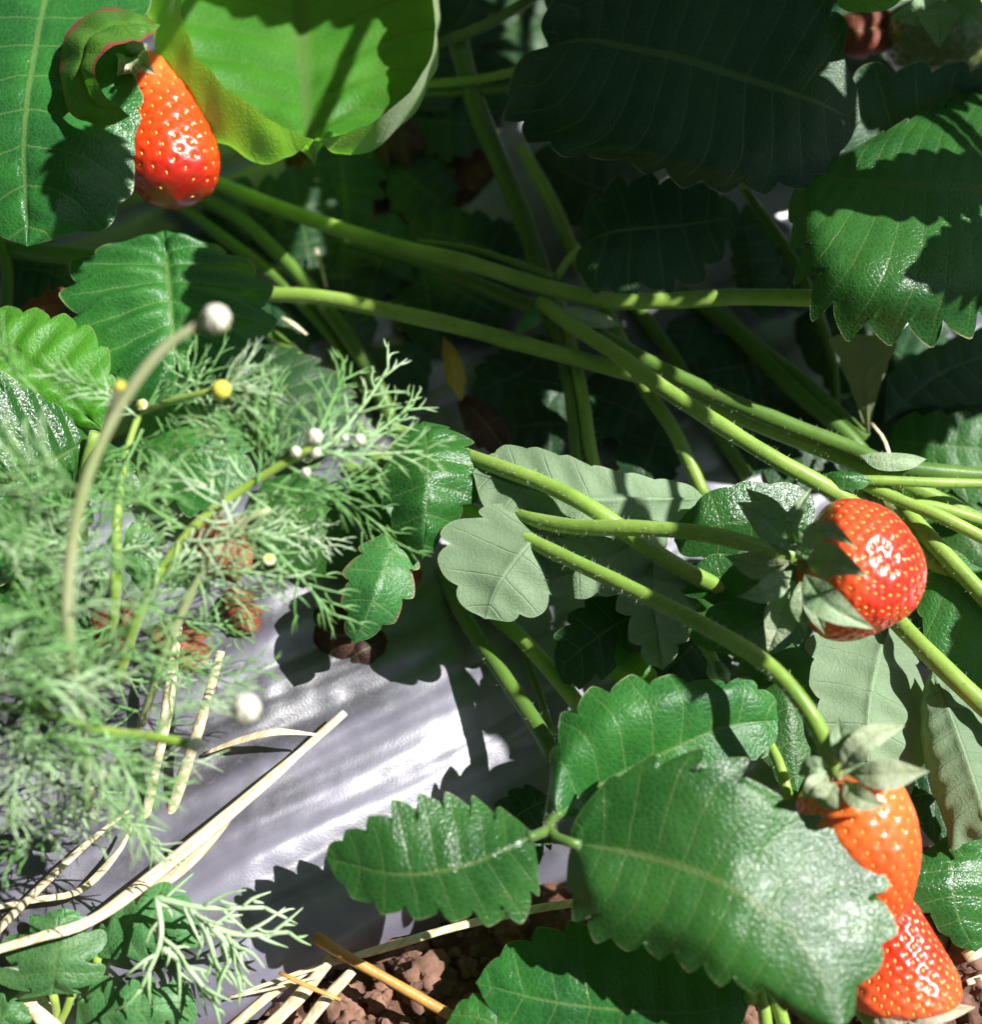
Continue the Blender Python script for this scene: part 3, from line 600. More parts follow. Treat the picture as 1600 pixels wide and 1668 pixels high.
leaf('glossy leaf on the soil at the right edge beside the lowest strawberry', [
 dict(mid=[(1560, 1350, 1.4), (1550, 1420, 1.8), (1560, 1490, 1.6), (1590, 1550, 1.2)], L=[(1620, 1380, 1.6), (1660, 1440, 1.5), (1640, 1510, 1.2)],
      R=[(1510, 1385, 1.6), (1480, 1435, 1.7), (1490, 1475, 1.6), (1520, 1500, 1.5), (1550, 1535, 1.3)], n=6, depth=.12, mat='glossy')])
leaf('small dark leaf tip under the browned tip of the whitish folded leaf', [
 dict(mid=[(1600, 1300, 1.8), (1580, 1350, 2.0), (1555, 1400, 1.8)], L=[(1620, 1340, 1.8), (1600, 1380, 1.8)], R=[(1560, 1320, 1.8), (1542, 1365, 1.8)], n=4, depth=.08)])
# ================================================================== CENTRE: PALE UNDERSIDES
leaf('big overturned leaf in the centre showing its grey-green furry underside', [
 dict(mid=[(1150, 812, 1.9), (1050, 812, 2.7), (930, 810, 2.9), (770, 770, 2.6)],
      L=[(1130, 850, 1.9), (1080, 870, 2.2), (980, 905, 2.4), (880, 905, 2.5), (800, 850, 2.5)],
      R=[(1120, 788, 2.0), (1060, 778, 2.5), (980, 762, 2.8), (900, 735, 2.8), (830, 725, 2.6), (790, 745, 2.5)], n=8, depth=.05, mat='pale', under=True, K=20, quilt=.0008),
 dict(mid=[(910, 840, 2.5), (860, 890, 2.7), (815, 950, 2.6), (790, 1008, 2.2)],
      L=[(940, 870, 2.3), (925, 930, 2.4), (905, 975, 2.3), (850, 1008, 2.2)], R=[(850, 820, 2.6), (770, 838, 2.6), (718, 880, 2.5), (725, 930, 2.4), (755, 985, 2.3)], n=5, depth=.13, rnd=2.8, mat='pale', under=True, seed=2, quilt=.0006),
 dict(mid=[(1090, 850, 2.4), (1020, 890, 2.7), (950, 925, 2.7), (875, 950, 2.4)],
      L=[(1080, 910, 2.2), (1030, 955, 2.3), (970, 972, 2.3), (910, 968, 2.3)], R=[(1030, 845, 2.5), (950, 855, 2.7), (890, 880, 2.6), (865, 915, 2.5)], n=6, depth=.13, rnd=2.8, mat='pale', under=True, seed=6, quilt=.0006)], dz=1.5)
leaf('narrow pale leaf with curled lobes hanging down between the two fruit stalks', [
 dict(mid=[(1065, 905, 2.2), (1062, 960, 2.5), (1070, 1030, 2.4), (1080, 1092, 2.0)],
      L=[(1110, 930, 2.1), (1120, 990, 2.2), (1115, 1050, 2.1)], R=[(1020, 920, 2.3), (1003, 965, 2.4), (1020, 1020, 2.3), (1045, 1070, 2.1)], n=5, depth=.18, mat='pale', under=True, quilt=.0010)], dz=1.5)
leaf('tiny curled leaf with one bright green tip above the large glossy leaf', [
 dict(mid=[(1080, 1120, 2.4), (1020, 1085, 2.9), (940, 1045, 2.7)], L=[(1040, 1120, 2.3), (980, 1100, 2.4)], R=[(1050, 1070, 2.8), (985, 1045, 3.0)], n=4, depth=.14, mat='bright')])
# ================================================================== LEFT
leaf('green leaf hanging tip down left of the overturned leaf, sunlit on its lower half', [
 dict(mid=[(690, 686, 3.4), (697, 760, 4.0), (693, 840, 3.8), (688, 912, 3.2)],
      L=[(745, 700, 3.5), (782, 745, 3.5), (785, 790, 3.4), (762, 830, 3.3), (735, 862, 3.2), (712, 888, 3.2)],
      R=[(645, 715, 3.5), (625, 770, 3.5), (630, 830, 3.4), (650, 872, 3.3), (668, 892, 3.2)], n=6, depth=.17, quilt=.0008, mat='glossy', seed=12)], dz=.5)
leaf('small leaf with reddened teeth hanging above the shiny mulch film', [
 dict(mid=[(655, 850, 2.6), (625, 930, 3.0), (605, 985, 2.9), (578, 1048, 2.4)],
      L=[(678, 900, 2.6), (678, 950, 2.6), (655, 995, 2.5), (618, 1030, 2.4)], R=[(590, 890, 2.8), (560, 940, 2.8), (560, 990, 2.6), (562, 1025, 2.4)], n=5, depth=.16, mat='redtip', seed=8)], dz=.8)
leaf('dark leaf lying in shade behind the feathery weed at left centre', [
 dict(mid=[(420, 560, 2.0), (470, 640, 2.3), (560, 720, 2.0)], L=[(490, 570, 2.2), (560, 620, 2.1), (590, 680, 2.0)], R=[(400, 640, 2.1), (440, 720, 2.1), (510, 750, 2.0)], n=7, depth=.12, mat='dull')])
leaf('upright pleated leaf with sharp pale-edged teeth at the left, half in shadow', [
 dict(mid=[(290, 660, 4.0), (285, 580, 4.6), (275, 480, 4.9), (268, 376, 4.4)],
      L=[(205, 650, 4.2), (145, 590, 4.5), (108, 510, 4.6), (108, 450, 4.6), (145, 412, 4.6), (185, 398, 4.6), (225, 388, 4.5)],
      R=[(370, 640, 3.9), (430, 580, 4.1), (445, 500, 4.2), (420, 440, 4.3), (370, 408, 4.4), (320, 390, 4.4)], n=8, depth=.12, quilt=.0026, K=22, mat='leaf', seed=14, mexp=.8)])
leaf('light green leaf with the sun shining through it at the left edge', [
 dict(mid=[(165, 700, 4.7), (100, 640, 5.0), (30, 580, 5.1), (-60, 520, 5.0)],
      L=[(185, 640, 4.9), (178, 580, 5.1), (140, 530, 5.2), (80, 508, 5.2), (10, 500, 5.1)], R=[(110, 690, 4.6), (40, 660, 4.8), (-30, 630, 4.9)], n=8, depth=.09, quilt=.0014, mat='bright', seed=17),
 dict(mid=[(152, 712, 4.3), (90, 748, 4.8), (10, 785, 5.4), (-80, 830, 6.0)],
      L=[(120, 680, 4.7), (60, 640, 5.4), (-10, 610, 6.0), (-80, 690, 6.3)], R=[(130, 770, 4.0), (105, 840, 3.9), (60, 910, 3.9), (0, 950, 4.2), (-60, 930, 4.8)], n=9, depth=.08, quilt=.0007, mat='glossy', K=20, seed=18, name='shiny_leaflet'),
 dict(mid=[(160, 712, 4.6), (185, 755, 4.8), (210, 835, 4.5)], L=[(142, 750, 4.5), (150, 790, 4.4), (185, 822, 4.4)], R=[(200, 735, 4.6), (222, 765, 4.6), (226, 800, 4.5)], n=5, depth=.10, mat='glossy', seed=19, name='small_leaflet')],
 [(155, 705, 4.8), (140, 760, 4.2), (120, 860, 2.8), (115, 950, 1.2)], .0013)
leaf('young leaf with brown-edged tips among the weed at the left', [
 dict(mid=[(120, 800, 3.6), (112, 860, 3.6), (96, 925, 3.2)], L=[(150, 820, 3.4), (142, 880, 3.3)], R=[(85, 830, 3.6), (78, 885, 3.4)], n=4, depth=.15, mat='redtip'),
 dict(mid=[(215, 850, 3.2), (225, 910, 3.2), (232, 965, 2.8)], L=[(250, 860, 3.1), (262, 920, 3.0)], R=[(200, 880, 3.2), (205, 930, 3.1)], n=4, depth=.15, mat='redtip')])
# ================================================================== TOP LEFT
leaf('large cupped leaf at the top left with the sun shining through its curled-up rim', [
 dict(mid=[(470, -150, 6.8), (480, -60, 6.8), (490, 40, 6.8), (497, 150, 6.9), (505, 235, 7.2), (512, 266, 7.8), (512, 228, 8.6)],
      R=[[(640, -120, 7.2), (660, -40, 7.2), (650, 50, 7.1), (610, 140, 7.1), (560, 210, 7.1)], [(690, -100, 7.8), (712, -20, 7.8), (715, 60, 7.8), (700, 140, 7.7), (650, 215, 7.6), (570, 258, 7.5)], [(690, -100, 8.8), (704, -20, 8.8), (708, 60, 8.8), (690, 118, 8.8), (635, 180, 8.8), (565, 218, 8.7)]],
      L=[[(340, -120, 7.0), (310, -40, 7.0), (320, 60, 7.0), (380, 150, 7.0), (440, 225, 7.0)], [(270, -90, 7.8), (240, -10, 7.8), (252, 80, 7.8), (310, 195, 7.6), (380, 248, 7.5), (450, 268, 7.5)], [(300, -90, 9.2), (294, -10, 9.2), (304, 60, 9.1), (338, 115, 9.0), (388, 158, 8.9), (432, 190, 8.8), (478, 216, 8.7)]],
      n=10, depth=.035, quilt=.0014, mat='bright', K=30, seed=23, mexp=1.0)], dz=-1.9)
leaf('leaf at the top left corner with a curled red-brown edge and silvery sunlit patches', [
 dict(mid=[(90, -90, 8.0), (60, 60, 8.3), (38, 220, 8.1), (44, 402, 7.3)],
      L=[[(170, -60, 8.2), (150, 100, 8.2), (120, 250, 8.0), (90, 350, 7.6)], [(250, -60, 8.2), (232, 40, 8.2), (222, 120, 8.0), (236, 190, 7.8), (225, 270, 7.5), (200, 340, 7.2), (170, 372, 7.1), (110, 385, 7.1)]],
      R=[(-60, -50, 8.0), (-120, 100, 8.0), (-110, 250, 7.6), (-40, 360, 7.2)], n=10, depth=.05, quilt=.0010, mat='glossy', K=22, seed=25, name='broad_leaflet'),
 dict(mid=[(262, 42, 8.7), (200, 40, 9.2), (150, 60, 9.4), (135, 105, 9.3), (150, 160, 9.0), (212, 190, 8.6)],
      L=[(240, 62, 9.0), (205, 70, 9.6), (172, 84, 9.8), (158, 110, 9.7), (168, 148, 9.4)],
      R=[(230, 25, 8.4), (170, 15, 8.6), (112, 50, 8.8), (98, 110, 8.7), (115, 185, 8.5), (170, 205, 8.3)], n=6, depth=.04, quilt=.0012, mat='curl', name='curled_lobe', K=14)], dz=-1.2)
fruit('necked orange-red strawberry between the two leaves at the top left', (214, 104, 5.7), (288, 328, 5.2),
      [(0, 5.2), (.08, 6.8), (.25, 8.6), (.45, 10.2), (.65, 11.0), (.82, 10.2), (.94, 7.0), (1, 0)], 'fruitn', nseeds=150, squash=.07, seedfrom=.2, hairs=300, bend=(268, 195, 5.4),
      sep=[((214, 96, 6.4), (230, 104, 6.8), (254, 122, 6.7), 7, 'sepalp'), ((214, 94, 6.4), (205, 108, 6.8), (190, 124, 6.7), 7, 'sepalp'), ((214, 92, 6.5), (217, 108, 7.0), (222, 130, 6.9), 6, 'sepalp'), ((214, 100, 6.4), (225, 85, 6.7), (240, 72, 6.5), 7, 'sepalp'), ((212, 104, 7.0), (206, 112, 7.2), (202, 122, 7.0), 1.2, 'drysepal'), ((218, 104, 7.0), (224, 110, 7.2), (236, 116, 7.0), 1.2, 'drysepal')], dz=.3)
# ================================================================== BACKGROUND LEAVES IN THE SHADE
BG = [
 ('green leaf low beneath the calyx of the plump strawberry', [(1300, 1080, .9), (1240, 1010, 1.3), (1150, 920, 1.0)], [(1330, 1000, 1.0), (1270, 920, 1.1), (1200, 880, 1.0)], [(1240, 1080, .9), (1160, 1020, 1.0), (1120, 960, .9)], 'leaf'),
 ('green leaf low behind the stalks just right of the plump strawberry', [(1500, 780, 1.0), (1560, 850, 1.5), (1650, 960, 1.2)], [(1480, 850, 1.1), (1540, 930, 1.1)], [(1560, 790, 1.3), (1650, 860, 1.3)], 'leaf'),
 ('dim leaf low under the upper leaflet in the dark gap', [(900, 1300, .8), (840, 1330, 1.1), (780, 1400, .9)], [(900, 1370, .8), (850, 1420, .8)], [(850, 1280, .9), (790, 1330, .9)], 'dull'),
 ('green leaf low between the weed and the leaf that hangs tip down', [(560, 770, .9), (610, 820, 1.3), (650, 900, 1.0)], [(620, 760, 1.0), (670, 810, 1.0), (680, 870, .9)], [(550, 830, .9), (590, 890, .9)], 'leaf'),
 ('green leaf low under the thick right-hand stalk at the right edge', [(1460, 800, .8), (1540, 850, 1.1), (1680, 900, .9)], [(1480, 880, .7), (1580, 930, .7)], [(1500, 780, .9), (1600, 800, .9)], 'leaf'),
 ('dim leaf low behind the knot of stalks at the right', [(1350, 700, .7), (1440, 740, 1.0), (1560, 760, .8)], [(1360, 790, .6), (1460, 820, .6)], [(1400, 640, .9), (1500, 660, .9)], 'dull'),
 ('dim leaf low beneath the hanging olive leaf', [(1300, 520, .7), (1370, 560, 1.0), (1480, 600, .8)], [(1300, 600, .6), (1380, 660, .6)], [(1360, 480, .9), (1460, 500, .9)], 'dull'),
 ('dim leaf low between the pleated leaf and the first parallel stalk', [(400, 380, .8), (480, 340, 1.2), (600, 320, .9)], [(420, 300, 1.0), (520, 270, 1.0)], [(450, 420, .7), (560, 400, .7)], 'dull'),
 ('shaded leaf above the small curled leaf, filling the dark gap by the narrow pale leaf', [(1090, 980, 2.8), (1000, 1020, 3.1), (905, 1090, 2.7)], [(1060, 1060, 2.7), (990, 1100, 2.8), (930, 1120, 2.6)], [(1010, 960, 3.0), (940, 990, 3.0), (905, 1040, 2.8)], 'dull'),
 ('green leaf behind the weed just below the pleated leaf', [(250, 640, 2.6), (300, 720, 3.0), (370, 820, 2.6)], [(330, 640, 2.7), (400, 700, 2.7), (410, 780, 2.6)], [(230, 720, 2.6), (250, 790, 2.6), (310, 840, 2.5)], 'leaf'),
 ('green leaf behind the right half of the weed', [(430, 780, 1.8), (500, 850, 2.2), (570, 930, 1.8)], [(510, 770, 1.9), (570, 830, 1.9), (590, 890, 1.8)], [(410, 840, 1.8), (430, 910, 1.8), (500, 940, 1.7)], 'leaf'),
 ('green leaf behind the weed at the left edge below the shiny leaf', [(-20, 900, 1.8), (60, 970, 2.2), (150, 1020, 1.8)], [(60, 910, 1.9), (130, 950, 1.9)], [(-20, 980, 1.8), (50, 1050, 1.8), (110, 1060, 1.7)], 'leaf'),
 ('dark leaf low behind the middle of the weed', [(180, 860, .9), (280, 930, 1.3), (400, 990, 1.0)], [(260, 850, 1.0), (370, 900, 1.0)], [(180, 940, .9), (250, 1010, .9), (330, 1030, .8)], 'dull'),
 ('dark leaf low behind the lower left of the weed', [(-20, 1060, .8), (90, 1110, 1.2), (230, 1150, .9)], [(80, 1040, .9), (190, 1080, .9)], [(-10, 1140, .8), (80, 1200, .8), (170, 1200, .8)], 'dull'),
 ('dark leaf in the gap under the fruit stalks at the right edge', [(1440, 560, .9), (1520, 620, 1.2), (1620, 690, 1.0)], [(1480, 680, .8), (1560, 720, .8)], [(1500, 520, 1.1), (1600, 580, 1.1)], 'dull'),
 ('dark leaf in the upper right corner behind the unripe strawberry', [(1340, 40, 1.5), (1450, -20, 1.9), (1600, 0, 1.6)], [(1420, 90, 1.4), (1560, 90, 1.4)], [(1400, -80, 1.8), (1520, -100, 1.8)], 'dull'),
 ('dim leaf between the cupped leaf and the huge shaded leaf at the top edge', [(700, 90, 1.2), (760, 20, 1.5), (800, -80, 1.3)], [(640, 20, 1.3), (700, -70, 1.3)], [(790, 80, 1.2), (850, 0, 1.3)], 'dull'),
 ('dim leaf below the crossing stalks left of the knot at the right', [(1180, 640, .7), (1270, 690, 1.0), (1370, 790, .8)], [(1200, 740, .7), (1280, 800, .7)], [(1260, 620, .9), (1350, 700, .9)], 'dull'),
 ('dark leaf glimpsed below the pale folded leaf at the right edge', [(1470, 1300, .8), (1540, 1290, 1.0), (1640, 1300, .9)], [(1500, 1360, .7), (1580, 1370, .7)], [(1500, 1230, .9), (1580, 1220, .9)], 'dull'),
 ('dim leaf low between the translucent green leaf and the thick right-hand stalk', [(1380, 880, .8), (1470, 960, 1.1), (1600, 1060, .9)], [(1400, 1000, .7), (1500, 1080, .7)], [(1480, 860, .9), (1600, 940, .9)], 'dull'),
 ('low shaded leaf with one sparkling tooth behind the crossing stalks', [(860, 440, .9), (780, 400, 1.3), (655, 372, 1.2)], [(800, 450, 1.0), (720, 430, 1.0), (670, 410, 1.0)], [(850, 380, 1.2), (780, 345, 1.4), (700, 345, 1.3)], 'dull'),
 ('shaded leaf below the long middle stalks near the yellowed leaf', [(900, 540, .9), (860, 600, 1.2), (770, 640, 1.0)], [(930, 600, .9), (880, 660, .9), (810, 670, .9)], [(840, 560, 1.2), (780, 590, 1.2)], 'dull'),
 ('black-green leaf in deep shade above the overturned leaf', [(980, 700, .8), (900, 690, 1.1), (800, 700, .9)], [(950, 750, .8), (860, 750, .8)], [(940, 640, 1.0), (850, 630, 1.1)], 'dull'),
 ('dim leaf in the gap left of the yellowed leaf', [(700, 560, .8), (640, 600, 1.1), (590, 660, .9)], [(700, 620, .8), (660, 680, .8)], [(650, 560, 1.0), (600, 590, 1.0)], 'dull'),
 ('dim leaf behind the parallel stalks right of the pleated leaf', [(640, 430, .8), (560, 450, 1.1), (460, 440, .9)], [(600, 490, .8), (520, 500, .8)], [(600, 400, 1.0), (510, 390, 1.0)], 'dull'),
 ('shadowed leaf under the huge top-right leaf beside the thick stalk', [(1060, 330, 1.6), (960, 300, 2.0), (870, 250, 1.8)], [(1000, 380, 1.6), (920, 360, 1.7), (880, 300, 1.8)], [(1000, 260, 2.0), (930, 220, 2.0)], 'dull'),
 ('narrow dark leaf between the small black leaf and the broad right-hand leaf', [(1240, 520, 1.6), (1225, 430, 2.0), (1215, 330, 1.9)], [(1200, 470, 1.6), (1190, 390, 1.8)], [(1280, 480, 1.6), (1260, 380, 1.9)], 'dull'),
 ('dark leaf in the top edge left of the huge shaded leaf', [(880, -60, 6.2), (930, -20, 6.4), (985, 25, 6.0)], [(940, -70, 6.2), (985, -20, 6.2)], [(880, 0, 6.2), (930, 35, 6.1)], 'dull'),
 ('shaded leaf below the tangle of thin stalks right of the plump strawberry', [(1420, 800, .9), (1490, 860, 1.2), (1560, 900, 1.1)], [(1480, 800, 1.0), (1560, 840, 1.0)], [(1420, 860, 1.0), (1480, 910, 1.0)], 'leaf'),
 ('dark leaf filling the gap beneath the narrow pale leaf', [(1180, 1000, .7), (1120, 1060, 1.0), (1050, 1120, .9)], [(1200, 1060, .7), (1140, 1120, .8)], [(1120, 1000, .9), (1060, 1040, .9)], 'dull'),
 ('green leaf seen in the gap right of the pleated leaf at the left', [(130, 470, 1.5), (70, 440, 2.0), (-20, 440, 1.8)], [(100, 500, 1.4), (40, 510, 1.5)], [(90, 410, 1.9), (20, 400, 1.9)], 'dull'),
]
DR = random.Random(3)  # dark leaves added below to stand in for black shade on the ground
for x, y in ((600, 230), (680, 300), (740, 200), (560, 300), (800, 420), (1000, 260), (880, 620), (1010, 660), (1120, 560), (1180, 600), (1240, 640), (1060, 740), (960, 680), (700, 500), (560, 520), (620, 620), (760, 480), (1330, 700), (700, 130), (820, 120), (1290, 450), (480, 540), (1500, 640), (380, 350), (620, 420), (850, 50), (500, 400), (470, 530), (470, 340), (870, -20)):
    a = DR.uniform(0, 2*PI); l = DR.uniform(55, 85); c, s_ = math.cos(a), math.sin(a); f = lambda u, v, h: (x+c*u*l-s_*v*l, y+s_*u*l+c*v*l, h); h0 = DR.uniform(.75, 1.15)
    leaf('added dark leaf standing in for deep shade on the ground between the stalks', [dict(mid=[f(-1, 0, h0-.1), f(0, 0, h0+.15), f(1, 0, h0-.1)], L=[f(-.6, .62, h0), f(.1, .75, h0), f(.7, .4, h0-.1)], R=[f(-.6, -.62, h0), f(.1, -.75, h0), f(.7, -.4, h0-.1)], n=7, depth=.13, mat='dull', K=8, rows=56)], group='added dark leaves standing in for deep shade')
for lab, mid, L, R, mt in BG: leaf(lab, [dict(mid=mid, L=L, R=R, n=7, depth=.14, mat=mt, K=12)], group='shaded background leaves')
leaf('small yellowed leaf hanging under the long middle stalk', [dict(mid=[(722, 548, 2.4), (735, 590, 2.6), (752, 655, 2.2)], L=[(745, 570, 2.4), (760, 615, 2.3)], R=[(720, 580, 2.5), (730, 625, 2.4)], n=5, depth=.15, mat='yellow')])
leaf('curled red-brown dead leaf below the small yellowed leaf', [dict(mid=[(752, 650, 1.6), (790, 690, 2.0), (825, 735, 1.5)], L=[(790, 660, 1.7), (825, 700, 1.6)], R=[(755, 690, 1.6), (790, 735, 1.5)], n=4, depth=.16, mat='brown', arch=.002)])
DEAD = [
 ('shrivelled brown leaf on the mulch film under the reddened leaf', [(600, 1000, .9), (560, 1035, 1.5), (500, 1010, 1.1)], [(610, 1060, .9), (560, 1085, .9), (510, 1060, .9)], [(580, 980, 1.3), (520, 980, 1.2)], 'brown'),
 ('curled dark brown leaf scrap beside the shrivelled brown leaf', [(560, 1080, .9), (590, 1060, 1.3), (630, 1040, .9)], [(580, 1100, .8), (620, 1080, .8)], [(570, 1040, 1.1), (610, 1025, 1.1)], 'brown'),
 ('red scrap of dead leaf stuck to the side of the reddened leaf', [(660, 935, 2.7), (675, 945, 2.9), (688, 930, 2.7)], [(668, 960, 2.7), (684, 955, 2.7)], [(668, 928, 2.9), (680, 926, 2.9)], 'dead'),
 ('reddish dead leaf at the left edge above the light green leaf', [(20, 520, 3.2), (60, 500, 3.6), (115, 480, 3.3)], [(50, 530, 3.2), (100, 510, 3.2)], [(50, 488, 3.5), (90, 466, 3.5)], 'dead'),
 ('rust red dead leaf under the middle of the feathery weed', [(310, 870, 1.6), (350, 880, 2.0), (420, 900, 1.5)], [(330, 920, 1.5), (400, 940, 1.4)], [(330, 840, 1.8), (400, 850, 1.8)], 'dead'),
 ('orange dead leaf below the weed centre, right of its main stalks', [(370, 960, 1.6), (390, 990, 2.0), (420, 1030, 1.5)], [(400, 960, 1.6), (430, 1000, 1.5)], [(365, 990, 1.7), (385, 1030, 1.6)], 'dead'),
 ('pinkish dead leaf showing through the lower left of the weed', [(220, 980, 1.6), (190, 1010, 2.0), (150, 1050, 1.6)], [(180, 970, 1.7), (140, 1010, 1.7)], [(220, 1020, 1.6), (190, 1060, 1.5)], 'dead'),
 ('dark red dead leaf in the shadow under the weed by the straw', [(250, 1020, 1.4), (290, 1060, 1.7), (340, 1080, 1.3)], [(290, 1010, 1.5), (340, 1040, 1.4)], [(250, 1060, 1.4), (300, 1100, 1.3)], 'dead'),
 ('crumpled brown leaf in the dark soil gap at the top centre', [(600, 230, 1.0), (640, 215, 1.5), (690, 230, 1.1)], [(620, 260, 1.0), (670, 265, 1.0)], [(620, 200, 1.3), (670, 195, 1.3)], 'brown'),
]
for lab, mid, L, R, mt in DEAD: leaf(lab, [dict(mid=mid, L=L, R=R, n=4, depth=.34, mat=mt, K=12, arch=.0004, und=.0010, quilt=.0004)], name='dead_leaf', cat='dead leaf', group='dead leaf scraps')
